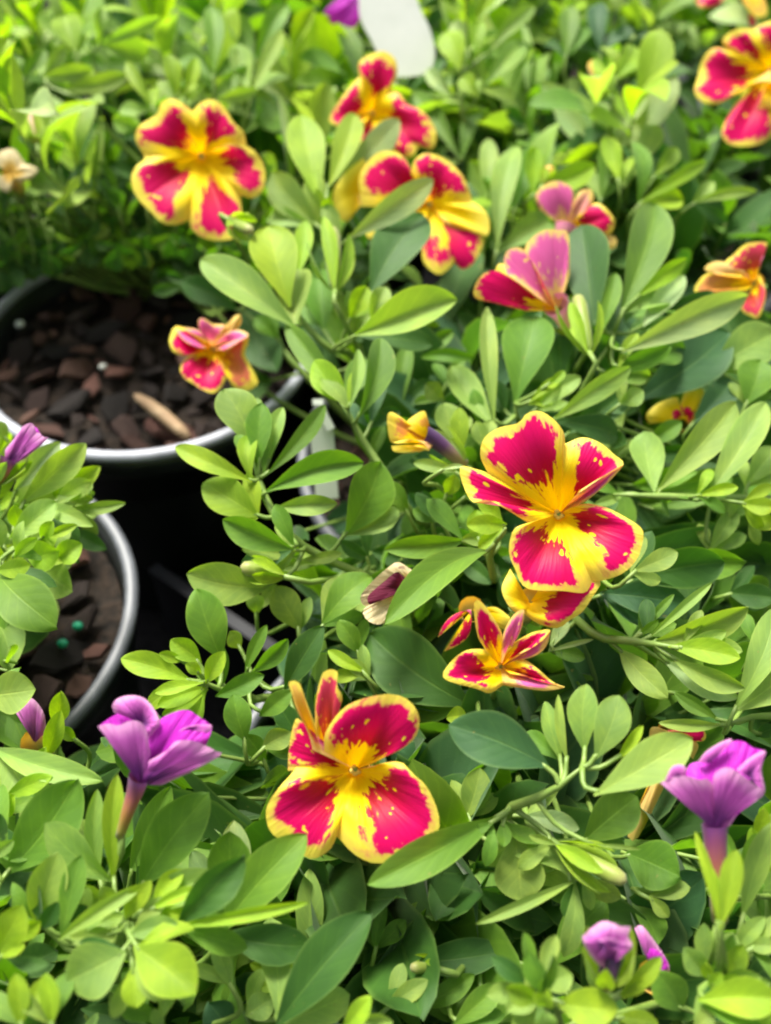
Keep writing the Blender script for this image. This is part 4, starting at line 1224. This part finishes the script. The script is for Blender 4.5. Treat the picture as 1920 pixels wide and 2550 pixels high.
flower('I', 'Z7', (1330, 960), 15.0, [
    ([(1090, 400, 1), (1200, 330, 2), (1330, 285, 3), (1480, 310, 3), (1600, 450, 2), (1600, 620, 1)], dict(marg=.08)),
    ([(760, 700, 1), (655, 570, 3), (760, 445, 3), (900, 395, 3), (1090, 400, 1)], dict(marg=.12)),
    ([(900, 1290, 1), (800, 1320, 2), (640, 1415, 3), (480, 1435, 3), (335, 1370, 3), (268, 1240, 3), (320, 1060, 2), (350, 900, 2), (430, 740, 3), (560, 655, 3), (760, 700, 1)], dict(marg=.10)),
    ([(860, 1400, 0), (750, 1560, 1), (645, 1820, 3), (720, 1965, 3), (900, 2015, 3), (1140, 1995, 3), (1310, 1900, 2), (1450, 1700, 0)], dict(marg=.07)),
    ([(1450, 1700, 0), (1700, 1650, 3), (1850, 1350, 3), (1800, 1080, 2), (1650, 950, 0)], {}),
    ([(1650, 950, 0), (1850, 850, 2), (1850, 600, 2), (1600, 500, 0)], {}),
    ([(880, 1330, 3), (1050, 1150, 5), (1300, 1120, 6), (1500, 1250, 5), (1450, 1450, 4), (1150, 1500, 4)], dict(amount=0, td=0)),
], 'big blurred flower cut by the upper right edge of the picture', td=5.0, lean=.5)
flower('O', 'Z7', (1000, -260), 15.0, [
    ([(900, -60, 0), (960, 60, 1), (1040, 160, 2), (1150, 245, 2), (1268, 200, 2), (1260, 60, 1), (1200, -120, 0)], dict(amount=.3)),
    ([(240, -40, 0), (330, 85, 2), (430, 118, 2), (570, 75, 2), (640, -60, 0)], dict(marg=.08)),
    ([(1020, 200, -2), (1030, 330, -2), (1080, 380, -2), (1120, 320, -2), (1090, 220, -2)], dict(c=(1060, 150, -2), td=0, marg=.0)),
], 'blurred yellow lobes hanging in from the top right edge', td=2.0, lean=.5)
flower('A', 'Z8', (770, 650), 12.6, [
    ([(720, 660, 1), (400, 750, 4), (200, 705, 5), (125, 560, 5), (150, 420, 4), (215, 315, 3), (345, 340, 2), (560, 470, 1), (690, 540, 0)], dict(marg=.13)),
    ([(690, 500, 0), (560, 370, 1), (330, 328, 2), (215, 330, 3), (310, 490, 5), (490, 605, 5), (690, 630, 3)], dict(back=True, marg=.05)),
    ([(690, 490, 0), (565, 330, 1), (568, 208, 2), (650, 195, 2), (780, 275, 1), (965, 295, 1), (900, 430, 0)], dict(back=True, marg=.08)),
    ([(850, 430, -2), (1000, 270, -1), (1120, 145, 0), (1195, 155, 0), (1175, 300, -1), (1000, 460, -2)], dict(amount=.1, back=True)),
    ([(820, 560, 2), (960, 430, 2), (1150, 365, 2), (1305, 440, 3), (1150, 545, 5), (980, 645, 5), (830, 660, 3)], dict(back=True, marg=.06)),
    ([(1000, 700, 2), (1150, 560, 4), (1300, 450, 3), (1295, 580, 3), (1250, 720, 2), (1335, 900, 2), (1445, 1150, 2), (1300, 1265, 2), (1180, 1285, 2), (1050, 1185, 2), (960, 1000, 1)], dict(marg=.12, amount=.7)),
    ([(420, 750, 2), (318, 850, 3), (285, 960, 4), (350, 1085, 4), (500, 1175, 4), (600, 1245, 4), (780, 1305, 4), (905, 1205, 3), (975, 1050, 2), (950, 850, 1)], dict(marg=.055)),
], 'small dark red flower with pink folded lobes hanging over the bark soil', td=3.0, lean=.3)
flower('A', 'Y4', (1050, 640), 13.9, [
    ([(560, 650, 1), (470, 600, 2), (435, 330, 3), (480, 238, 3), (610, 300, 2), (690, 380, 1)], dict(amount=.5, td=0, marg=.2)),
    ([(640, 420, 2), (760, 300, 3), (912, 222, 3), (955, 330, 2), (930, 450, 1)], dict(amount=.4, td=0, marg=.2)),
    ([(700, 400, 1), (620, 480, 2), (560, 600, 2), (700, 600, 1)], dict(amount=.5, td=0, marg=.05)),
    ([(500, 640, 3), (700, 590, 4), (860, 620, 4), (980, 740, 3), (840, 700, 4), (650, 690, 4)], dict(amount=.4, td=0, marg=.2)),
    ([(490, 680, 3), (530, 752, 3), (700, 768, 3), (900, 742, 2), (1000, 700, 1)], dict(amount=.4, td=0, marg=.2)),
], 'withering half closed yellow flower with a dark purple throat', mat='red', td=0.5, tube=[(900, 530, 1), (1050, 600, 0), (1250, 760, -1), (1440, 920, -3)], tube_mat='tube_dark', tube_r=(2.2, 1.2))
flower('A', 'Y5', (720, 420), 13.6, [
    ([(680, 230, 0), (520, 138, 2), (400, 200, 3), (230, 350, 3), (88, 520, 3), (110, 630, 3), (230, 650, 2), (290, 520, 1)], dict(amount=.6, td=0, marg=.0)),
    ([(560, 330, 4), (500, 250, 5), (340, 370, 5), (170, 530, 5), (200, 630, 5), (320, 500, 4)], dict(marg=.4, td=0, amount=1)),
    ([(600, 330, 1), (740, 228, 2), (885, 268, 1), (780, 370, 0)], dict(amount=.3, td=0, marg=0)),
    ([(640, 370, 1), (380, 418, 3), (290, 560, 4), (118, 680, 4), (150, 795, 4), (280, 855, 4), (430, 800, 3), (640, 560, 1)], dict(amount=.5, td=0, marg=-.06)),
], 'shrivelled cream and brown flower behind the long glossy leaf', mat='wilt', td=1.0, ruffle=1.4, sep=False)
flower('Q', 'Y7', (1350, 950), 13.6, [
    ([(1000, 760, 1), (800, 560, 2), (950, 420, 2), (1150, 230, 2), (1350, 175, 2), (1600, 190, 1), (1500, 420, 1), (1420, 720, 0)], dict(marg=.07, amount=.9)),
    ([(1100, 800, 2), (470, 740, 4), (440, 620, 4), (620, 540, 3), (850, 560, 2), (1120, 680, 1)], dict(amount=.15, back=True)),
    ([(1180, 1100, 1), (800, 1130, 2), (450, 1130, 3), (225, 1120, 3), (250, 980, 3), (480, 760, 3), (1050, 780, 1)], dict(amount=.5, marg=.1)),
    ([(1450, 800, 0), (1520, 950, 1), (1570, 1200, 2), (1440, 1590, 2), (1250, 1560, 2), (1110, 1440, 2), (1230, 1200, 1)], dict(amount=.9, marg=.08)),
], 'tattered orange and yellow flower behind a pale leaf at the right edge', td=3.0, lean=.5)
flower('Q', 'T4', (1290, 770), 12.4, [
    ([(1270, 720, 0), (1290, 660, 1), (1330, 626, 1), (1378, 650, 1), (1345, 735, 0)], dict(amount=0, td=0)),
    ([(1180, 775, 0), (1215, 765, 1), (1262, 715, 1), (1335, 732, 1), (1312, 790, 0)], dict(marg=-.1, td=0)),
    ([(1140, 790, 0), (1125, 750, 1), (1180, 700, 1), (1262, 676, 1), (1250, 730, 0)], dict(amount=0, td=0)),
], 'yellow and red scrap of a flower under the broad dark leaf, right side', td=1.0, sep=False)
flower('Q', 'T6', (1230, 1090), 12.0, [
    ([(1200, 1075, 0), (1290, 1070, 1), (1375, 1075, 1), (1378, 1118, 1), (1300, 1125, 0)], dict(marg=.02, td=0)),
    ([(1140, 1160, 0), (1150, 1060, 1), (1250, 1090, 1), (1350, 1130, 1), (1330, 1200, 0)], dict(amount=.1, td=0, back=True)),
    ([(1180, 1240, 0), (1100, 1400, 1), (1045, 1520, 1), (1090, 1540, 1), (1200, 1330, 0)], dict(amount=.1, td=0, back=True)),
], 'faded orange flower remains behind the purple trumpet at the right', td=1.0, sep=False)
# purple flowers
flower('D', 'Y1', (600, 1180), 14.6, [
    ([(640, 520, -2), (560, 330, -2), (470, 300, -2), (280, 380, -1), (130, 490, 0)], dict(td=0, bulge=.02)),
    ([(105, 500, 3), (230, 472, 4), (350, 492, 4), (450, 445, 4), (560, 435, 4), (660, 520, 3), (720, 820, 2)], dict(back=True, td=0, bulge=.12)),
    ([(290, 340, -1), (275, 250, 0), (340, 178, 0), (480, 145, 0), (640, 175, 0), (770, 320, 1), (828, 470, 2), (780, 540, 2), (690, 640, 2)], dict(back=True, td=0, c=(620, 480, -1), bulge=.2)),
    ([(690, 620, -1), (820, 430, 0), (1000, 335, 0), (1150, 315, 0), (1290, 400, 0), (1420, 500, 0), (1400, 620, 1), (1360, 720, 1)], dict(td=0, bulge=.12)),
    ([(1040, 560, 3), (1150, 500, 3), (1300, 478, 3), (1425, 490, 3), (1390, 570, 3), (1250, 560, 3)], dict(back=True, td=0, c=(1150, 545, 2), bulge=.1)),
    ([(700, 900, 3), (900, 785, 4), (1010, 675, 5), (1200, 665, 5), (1345, 715, 4), (1480, 790, 4), (1540, 825, 3), (1300, 970, 3), (1080, 1075, 2), (850, 1180, 1)], dict(back=True, td=0, bulge=.10)),
], 'purple trumpet flower with half rolled lobes beside the left pot rim', mat='purple', td=0, tube=[(590, 1080, 1), (530, 1280, 0), (450, 1500, 0), (360, 1780, -1)], tube_mat='tube_purple', tube_r=(1.7, 0.7), sep=False)
flower('W', 'Y2', (735, 1180), 14.8, [
    ([(430, 620, -3), (480, 505, -3), (600, 465, -3), (700, 410, -2), (850, 300, -2), (1000, 258, -2), (1130, 335, -2), (1245, 378, -2), (1180, 560, -1)], dict(td=0, bulge=.05)),
    ([(560, 480, -2), (640, 380, -1), (760, 300, -1), (880, 245, -1), (920, 268, -1), (780, 400, -1), (660, 490, -1)], dict(back=True, td=0, c=(700, 500, -1))),
    ([(180, 690, 2), (290, 640, 3), (450, 625, 4), (590, 665, 4), (650, 650, 4), (720, 720, 3), (745, 880, 2)], dict(back=True, td=0, bulge=.10)),
    ([(740, 860, 2), (725, 620, 4), (860, 532, 5), (1000, 600, 5), (1130, 700, 4), (1245, 790, 3), (1160, 875, 3), (1000, 975, 2), (885, 1140, 1)], dict(back=True, td=0, bulge=.10)),
    ([(230, 660, 2), (300, 525, 2), (400, 505, 2), (448, 560, 2), (430, 640, 2)], dict(back=True, td=0, c=(360, 650, 2))),
    ([(960, 560, 1), (1100, 435, 1), (1258, 365, 1), (1215, 550, 2), (1248, 780, 2), (1100, 650, 2)], dict(back=True, td=0, c=(1080, 640, 1))),
], 'purple trumpet flower seen from the side, at the right edge', mat='purple', td=0, tube=[(735, 1120, 0), (740, 1240, 0), (750, 1450, 0), (775, 1750, 0), (790, 2100, -1)], tube_mat='tube_purple', tube_r=(1.9, 1.2), sep=False)
flower('W', 'Y3', (530, 960), 14.2, [
    ([(170, 520, 2), (280, 400, 3), (450, 296, 3), (600, 325, 3), (700, 372, 3), (832, 378, 2), (800, 500, 2), (862, 630, 2), (830, 700, 2), (720, 770, 1)], dict(back=True, td=0, bulge=.25)),
    ([(165, 490, 3), (185, 600, 4), (270, 760, 4), (380, 890, 3), (470, 940, 1)], dict(back=True, td=0, c=(500, 600, 3), bulge=.2)),
    ([(380, 560, 5), (560, 540, 5), (840, 640, 4), (800, 700, 4), (600, 690, 4)], dict(back=True, td=0, c=(560, 640, 5))),
], 'small closed lilac bud with folded lobes, lower right', mat='purple', td=0, tube=[(560, 760, 0), (545, 900, 0), (520, 1050, 0), (510, 1200, -1)], tube_mat='tube_dark', tube_r=(1.9, 1.0), ruffle=.8, sep_tone='y')
flower('W', 'T8', (1160, 1010), 12.4, [
    ([(1075, 800, 0), (1110, 790, 1), (1180, 880, 1), (1225, 960, 1), (1215, 1000, 1), (1150, 1010, 0)], dict(back=True, td=0)),
    ([(1120, 880, 1), (1180, 900, 2), (1222, 960, 2), (1190, 1010, 1)], dict(td=0)),
], 'dark violet drooping bud behind the small lilac bud', mat='purple', td=0, sep=False)
flower('C', 'Y8', (60, 820), 14.0, [
    ([(60, 590, 1), (180, 440, 2), (280, 300, 3), (385, 262, 3), (430, 330, 3), (440, 480, 2), (260, 690, 1)], dict(back=True, td=0)),
    ([(200, 700, 1), (350, 470, 2), (470, 375, 3), (530, 435, 3), (592, 436, 3), (470, 560, 2), (300, 700, 1)], dict(back=True, td=0)),
    ([(250, 480, 0), (380, 300, 0), (480, 370, 0), (420, 520, 0)], dict(td=0)),
], 'closed purple bud at the left edge above pale leaves', mat='purple', td=0, tube=[(110, 700, 0), (60, 800, 0), (20, 900, -1), (-40, 1000, -2)], tube_mat='tube_purple', tube_r=(1.8, 1.0), sep_tone='l')
flower('D', 'T5', (150, 1130), 12.2, [
    ([(60, 985, 0), (90, 945, 1), (140, 935, 1), (190, 1000, 1), (200, 1080, 0)], dict(back=True, td=0)),
], 'dull purple bud in the shade under the left pot rim', mat='purple', td=0, sep=False)
flower('V', 'T1', (1620, -60), 15.6, [
    ([(1440, 110, 0), (1398, 60, 1), (1440, 8, 2), (1500, -30, 2), (1560, -30, 1)], dict(td=0)),
    ([(1420, 70, 1), (1480, 20, 2), (1562, -10, 3), (1558, 60, 3), (1530, 120, 2), (1450, 95, 1)], dict(td=0)),
], 'blurred purple flower at the top edge beside the white tag', mat='purple', td=0, sep=False)
flower('K', 'T1', (50, 750), 13.6, [
    ([(-40, 700, 0), (0, 655, 1), (60, 645, 1), (105, 700, 0)], dict(back=True, td=0)),
    ([(75, 700, 0), (130, 715, 1), (165, 735, 1), (130, 775, 1), (80, 790, 0)], dict(back=True, td=0)),
    ([(60, 790, 0), (40, 830, 1), (0, 815, 1), (-30, 760, 0)], dict(back=True, td=0)),
], 'faded lilac flower among the leaves at the left edge', mat='wilt', td=0, amount=0)
# plain green buds: a calyx holding a pale closed tip
def bud(plant, fr, x0, y0, x1, y1, h, w, label, tipcol='bud', drop=0.0):
    rnd = random.Random(int(x0 + y0))
    a, b = at_z(fr, x0, y0, h / 100), at_z(fr, x1, y1, h / 100 + .003)
    axis = (b - a).normalized(); L = (b - a).length
    W = w / FR[fr][2] * depth_of(a) / FPX
    pts = [a.lerp(b, t) for t in (0, .12, .35, .6, .82, .95, 1)]
    fo = place('flower_bud', tube_mesh('bud', pts[::-1], [W * k for k in (0.08, 0.30, 0.42, 0.40, 0.36, 0.28, 0.10)], M[tipcol], 10, origin=a), a, PLANTS[plant])
    fo['label'] = label
    sepals(fo, a, axis, L * 0.85, W * 0.75, rnd, 5, 'y', 0.30)
    rp = root_pts(plant, a)
    stem_obj(plant, rp + ([a + Vector((0, 0.022, -drop))] if drop else []) + [a - axis * 0.005, a + axis * 0.001], 0.0009, 0.0006)
bud('A', 'F', 725, 630, 716, 492, 14.4, 46, 'pale green bud with long sepals above the crossing leaves')
bud('A', 'T5', 1225, 410, 1040, 365, 13.3, 80, 'yellowish bud on the leftward shoot')
bud('A', 'T8', 742, 442, 1040, 600, 13.2, 96, 'long green bud pointing down right in front of round leaves')
bud('B', 'Z4', 1150, 1440, 1390, 1560, 15.1, 150, 'pale bud overlapping the lower lobe of the round flower', drop=0.03)
bud('E', 'T8', 230, 975, 110, 970, 11.6, 60, 'small green bud low at the bottom centre')
bud('H', 'T2', 960, 420, 890, 270, 14.5, 70, 'blurred orange bud tip among the upper leaves', 'tube_yellow')
bud('H', 'T2', 680, 800, 715, 720, 13.9, 60, 'blurred yellow bud tip above the pale pink flower', 'tube_yellow')
bud('K', 'T1', 160, 620, 120, 500, 14.0, 70, 'blurred pinkish bud among the leaves of the upper left', 'tube_pink')
bud('A', 'T4', 880, 490, 830, 235, 14.3, 84, 'green calyx beside the pink funnel flower')

# ------------------------------------------------------------------ plant tags
def slab(name, outline, thick, mat, mtx, parent=None, bevel=0.0003):
    n = len(outline); verts, faces = [], []
    cx_ = sum(p[0] for p in outline) / n; cy_ = sum(p[1] for p in outline) / n
    for z, s in ((-thick / 2, 1 - 0.02), (-thick / 2 + bevel, 1), (thick / 2 - bevel, 1), (thick / 2, 1 - 0.02)):
        for x, y in outline: verts.append((cx_ + (x - cx_) * s, cy_ + (y - cy_) * s, z))
    for k in range(3):
        for i in range(n):
            j = (i + 1) % n
            faces.append((k * n + i, k * n + j, (k + 1) * n + j, (k + 1) * n + i))
    faces.append(tuple(range(n))[::-1]); faces.append(tuple(3 * n + i for i in range(n)))
    return place(name, mesh_from(name, verts, faces, None, mat, smooth=False), mtx, parent)

def basis_at(p, xdir, ydir):
    x = xdir.normalized(); z = x.cross(ydir).normalized(); y = z.cross(x)
    return Matrix.Translation(p) @ Matrix((x, y, z)).transposed().to_4x4()

# stake tag in the centre pot: upright blade with a bright bevelled head
pt = at_z('Y6', 630, 700, 0.118)
sz = depth_of(pt) / FPX / 5.206
tagroot = place('plant_tag', None, at_z('Y6', 630, 1100, 0.080))
tag(tagroot, 'small white plastic plant tag stuck in the centre pot', 'plant tag', 'white plant tags')
bm = basis_at(pt, Vector((1, 0.12, 0)), Vector((0, 0.7, 1)))
k = sz
slab('blade', [(-150 * k, -900 * k), (150 * k, -900 * k), (155 * k, -20 * k), (75 * k, 290 * k), (-60 * k, 300 * k), (-150 * k, 120 * k)], 0.0016, M['tag'], bm, tagroot)
hm = basis_at(at_z('Y6', 690, 560, 0.1210), Vector((0.45, -0.5, -0.75)), Vector((0.9, 0.4, 0.2)))
slab('head', [(-130 * k, -55 * k), (130 * k, -55 * k), (130 * k, 55 * k), (-130 * k, 55 * k)], 0.0012, M['tag'], hm, tagroot)
hm = basis_at(at_z('Y6', 582, 328, 0.1225), Vector((1, 0, 0)), Vector((0, 1, 0.5)))
slab('cap', [(-68 * k, -40 * k), (68 * k, -40 * k), (68 * k, 40 * k), (-68 * k, 40 * k)], 0.0014, M['tag'], hm, tagroot)

# large white tag far back, tilted towards the sky, seen between the plants
p = at_z('T2', 60, 120, 0.150)
pn = Vector((-0.12, -1.0, 0.10)).normalized()
bm = basis_at(p, Vector((1, -0.12, 0)), Vector((0, 0.75, 1)))
def on_plate(x, y):
    rr_ = ray(*px('T2', x, y)); pl = bm.to_3x3() @ Vector((0, 0, 1))
    w_ = CAM + rr_ * ((p - CAM).dot(pl) / rr_.dot(pl))
    q_ = bm.inverted() @ w_
    return (q_.x, q_.y)
oc = catmull([Vector((*on_plate(x, y), 0)) for x, y in ((120, -60), (150, 40), (185, 110), (213, 200), (212, 270), (185, 318), (120, 333), (40, 335), (0, 300), (-60, 180), (-110, 80), (-115, -60))], 30)
out = [(v.x, v.y) for v in oc]
q = depth_of(p) / FPX / 1.7354
bigtag = place('plant_tag', None, Vector((p.x, p.y + 0.02, 0.08)))
tag(bigtag, 'large white plant tag with a rounded end at the top edge', 'plant tag', 'white plant tags')
slab('label_plate', out, 0.0009, M['tag'], bm, bigtag)
top = bm @ Vector((0, -60 * q, -0.0025))
place('stake', tube_mesh('stake', [top, top + Vector((0, 0.004, -0.03)), Vector((p.x, p.y + 0.010, 0.0))], [0.0016, 0.0016, 0.0014], M['tag'], 6), top, bigtag)

# ------------------------------------------------------------------ the rest of the foliage, grown shoot by shoot
def inside(poly, x, y):
    r = False; n = len(poly)
    for i in range(n):
        x1, y1 = poly[i]; x2, y2 = poly[(i + 1) % n]
        if (y1 > y) != (y2 > y) and x < (x2 - x1) * (y - y1) / (y2 - y1) + x1: r = not r
    return r
OPEN = [  # where bare soil, pot walls and the gaps between pots lie open to view (F frame)
    [(-80, 612), (250, 620), (420, 640), (560, 680), (640, 790), (560, 850), (470, 850), (450, 960), (470, 1100), (490, 1270), (400, 1290), (390, 1400),
     (280, 1430), (260, 1500), (200, 1640), (60, 1500), (120, 1360), (130, 1290), (250, 1100), (190, 1010), (90, 920), (-80, 900)],
    [(470, 1560), (640, 1440), (640, 1480), (560, 1620), (560, 1780), (460, 1800), (455, 1640)],
    [(600, 870), (660, 780), (700, 830), (830, 960), (830, 1000), (740, 1200), (640, 1120), (560, 1000)],
    [(280, 1420), (480, 1300), (500, 1270), (640, 1290), (640, 1440), (480, 1560), (460, 1640), (420, 1540), (240, 1500)],
]
GRID = {}
def mark(p, rad_px=34):
    x, y, d = proj(p)
    for gx in range(int((x - rad_px) // 40), int((x + rad_px) // 40) + 1):
        for gy in range(int((y - rad_px) // 40), int((y + rad_px) // 40) + 1):
            GRID[(gx, gy)] = max(GRID.get((gx, gy), 0), d)
for B_, T_, W_ in HERO:
    for t in (.15, .4, .65, .9): mark(B_.lerp(T_, t), 0.35 * W_ / depth_of(B_) * FPX)
for C_, r_ in FLOWERS:
    mark(C_, 0.9 * r_ / depth_of(C_) * FPX)

for x_, y_ in ((60, 60), (120, 120), (60, 160), (150, 200), (90, 240), (170, 270), (100, 300), (20, 260)):
    mark(at_z('T2', x_, y_, 0.145), 50)
def allowed(p, slack=0.004):
    x, y, d = proj(p)
    fx, fy = x * .8677, y * .8677
    if any(inside(q, fx, fy) for q in OPEN): return False
    return d > GRID.get((int(x // 40), int(y // 40)), 0) + slack

rndg = random.Random(11)
LIMIT = 298
MASS = {}
def grow(plant, tip, n, size, tones, r0=0.0010, upright=False):
    root = ORIG[PLANTS[plant].name]
    d = tip - root
    b = root + Vector((d.x, d.y, 0)) * 0.12 + Vector((rndg.uniform(-.005, .005), rndg.uniform(-.005, .005), 0))
    m1 = b.lerp(tip, 0.42); m1.z = b.z + (tip.z - b.z) * 0.55
    cr = catmull([b, m1, tip], 14)
    if upright:
        kn = tip + Vector((-d.x * .06, -d.y * .06, -0.022)); m1 = b.lerp(kn, .55)
        cr = catmull([b, m1, kn, tip], 14)
    cand = []
    ga = rndg.uniform(0, 6.28)
    for i in range(n):
        t = (0.50 + 0.50 * (i + 0.5) / n) if upright else (0.24 + 0.76 * (i + 0.5) / n)
        k = min(12, int(t * 13)); f = t * 13 - k
        p = cr[k].lerp(cr[k + 1], f); tg = (cr[k + 1] - cr[k]).normalized()
        ga += 2.4 + rndg.uniform(-.25, .25)
        s = tg.orthogonal().normalized()
        rad = Matrix.Rotation(ga, 3, tg) @ s
        late = max(0.0, (t - 0.75) / 0.25)
        ang = R((58 - 40 * late if upright else 66 - 42 * late) + rndg.uniform(-14, 14))
        ax = (tg * math.cos(ang) + rad * math.sin(ang) + Vector((0, 0, 0.15))).normalized()
        nrm = (tg * math.sin(ang) - rad * math.cos(ang))
        nrm = (nrm + Vector((0, 0, 0.45)) + Vector((rndg.uniform(-.4, .4), rndg.uniform(-.4, .4), 0))).normalized()
        L = size * (1.0 - 0.55 * late) * rndg.uniform(0.75, 1.2)
        tip_p = p + ax * L; mid_p = p + ax * L * .5
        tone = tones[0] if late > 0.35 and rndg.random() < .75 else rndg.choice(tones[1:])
        if not (allowed(tip_p) and allowed(mid_p) and allowed(p)): continue
        cand.append((p, ax, nrm, L, tone)); klast = k + 1
    if len(cand) < max(3, int(n * .45)): return 0
    cr = cr[:max(4, klast + 1)]; nc_ = len(cr)
    radii = [r0 + (0.0003 - r0) * i / (nc_ - 1) for i in range(nc_)]
    so = place('stem', tube_mesh('stem', cr, radii, M['stem'], 6), cr[0], PLANTS[plant])
    for p, ax, nrm, L, tone in cand:
        mtx = Matrix.Translation(p) @ frame(ax, nrm) @ Matrix.Diagonal((L * rndg.uniform(.85, 1.15), L, L, 1))
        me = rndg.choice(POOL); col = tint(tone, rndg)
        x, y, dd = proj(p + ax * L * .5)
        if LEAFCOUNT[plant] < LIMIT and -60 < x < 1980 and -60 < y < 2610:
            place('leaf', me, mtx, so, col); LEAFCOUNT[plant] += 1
        else:
            MASS.setdefault(plant, []).append((me, mtx, col))
    return len(cand)

def nearest(p, keys):
    return min(keys, key=lambda k: (Vector((*POTS[k], 0)) - Vector((p.x, p.y, 0))).length)

def scatter(region, step, hlo, hhi, n, size, tones, keys, reach=0.085, jit=0.45, upright=False):
    x0, y0, x1, y1 = region
    y = y0
    while y < y1:
        x = x0
        while x < x1:
            gx, gy = x + rndg.uniform(-jit, jit) * step, y + rndg.uniform(-jit, jit) * step
            p = at_z('F', gx, gy, rndg.uniform(hlo, hhi) / 100)
            k = nearest(p, keys)
            if k and (Vector((*POTS[k], 0)) - Vector((p.x, p.y, 0))).length < reach:
                grow(k, p, n, size, tones, upright=upright)
            x += step
        y += step
# upper, blurred rows
rt_ = random.Random(77)
def flower_front(p):
    x, y, d = proj(p)
    for C_, r_ in FLOWERS:
        fx, fy, fd = proj(C_)
        if math.hypot(x - fx, y - fy) < 0.95 * r_ / fd * FPX and d < fd + 0.012: return True
    return False
for stem, plant, B, T, W, nrm, col in list(TUFT):
    ax0 = T - B; L0 = ax0.length
    for sgn in (-1, 1):
        if rt_.random() > (0.62 if plant == 'A' else 0.85): continue
        a = sgn * rt_.uniform(0.45, 1.05)
        ax = (Matrix.Rotation(a, 3, nrm) @ ax0).normalized() - nrm * rt_.uniform(0.1, 0.5)
        ax = (ax + Vector((0, 0, 0.15))).normalized()
        L = min(0.022, max(0.007, L0 * rt_.uniform(0.5, 0.85)))
        b0 = B - nrm * 0.0012
        tp = b0 + ax * L
        x, y, d = proj(tp)
        if any(inside(q, x * .8677, y * .8677) for q in OPEN) or flower_front(tp) or flower_front(b0.lerp(tp, .5)): continue
        n2 = (nrm + Vector((rt_.uniform(-.4, .4), rt_.uniform(-.3, .3), 0.35))).normalized()
        tone = col if rt_.random() < .5 else rt_.choice('llmmd')
        mtx = Matrix.Translation(b0) @ frame(ax, n2) @ Matrix.Diagonal((L * rt_.uniform(.85, 1.1), L, L, 1))
        if LEAFCOUNT[plant] < LIMIT:
            place('leaf', rt_.choice(POOL), mtx, stem, tint(tone, rt_)); LEAFCOUNT[plant] += 1
        else:
            MASS.setdefault(plant, []).append((rt_.choice(POOL), mtx, tint(tone, rt_)))
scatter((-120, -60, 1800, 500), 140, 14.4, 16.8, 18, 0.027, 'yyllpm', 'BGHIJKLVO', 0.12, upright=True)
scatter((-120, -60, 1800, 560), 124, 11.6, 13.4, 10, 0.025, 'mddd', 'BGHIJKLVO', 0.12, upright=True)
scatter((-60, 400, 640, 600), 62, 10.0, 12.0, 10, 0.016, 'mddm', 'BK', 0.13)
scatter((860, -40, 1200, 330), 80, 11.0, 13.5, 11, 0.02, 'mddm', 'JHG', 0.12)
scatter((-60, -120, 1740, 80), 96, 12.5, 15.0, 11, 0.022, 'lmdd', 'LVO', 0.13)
# behind and below the picked leaves; mostly dark tints, painting in the shade there
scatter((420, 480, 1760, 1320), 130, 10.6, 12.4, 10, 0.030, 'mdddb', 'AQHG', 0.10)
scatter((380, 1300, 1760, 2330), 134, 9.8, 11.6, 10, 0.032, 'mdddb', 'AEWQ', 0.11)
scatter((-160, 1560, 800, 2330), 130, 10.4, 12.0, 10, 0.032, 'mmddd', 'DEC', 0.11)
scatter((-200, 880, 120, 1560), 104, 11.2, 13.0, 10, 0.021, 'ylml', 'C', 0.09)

# plants beyond the picture's side edges keep their own foliage
for k in 'QWCDIKO':
    c0 = Vector((*POTS[k], 0))
    for i in range(14):
        a = rndg.uniform(0, 6.28); r = rndg.uniform(0.01, 0.05)
        tip = c0 + Vector((r * math.cos(a), r * math.sin(a), rndg.uniform(.11, .145)))
        x, y, d = proj(tip)
        if -60 < x < 1980 and -60 < y < 2620: continue
        grow(k, tip, 10, 0.021, 'ylmm')

# leaves past the number that can be told apart on one plant: one mass per plant
import numpy as np
for k, items in MASS.items():
    o0 = ORIG[PLANTS[k].name]
    V, Fc, U, Cc = [], [], [], []
    for me, mtx, col in items:
        b = len(V)
        V += [(mtx @ v.co) - o0 for v in me.vertices]
        Fc += [tuple(b + i for i in p.vertices) for p in me.polygons]
        uvl = {}
        for lp, ud in zip(me.loops, me.uv_layers[0].data): uvl[lp.vertex_index] = tuple(ud.uv)
        U += [uvl[i] for i in range(len(me.vertices))]
        Cc += [(*col, 1.0)] * len(me.vertices)
    mm = mesh_from('foliage', V, Fc, U, M['leaf_mass'])
    at = mm.color_attributes.new('tint', 'FLOAT_COLOR', 'POINT')
    at.data.foreach_set('color', np.array(Cc, dtype=np.float32).ravel())
    fo = place('foliage', mm, o0, PLANTS[k]); fo['kind'] = 'stuff'
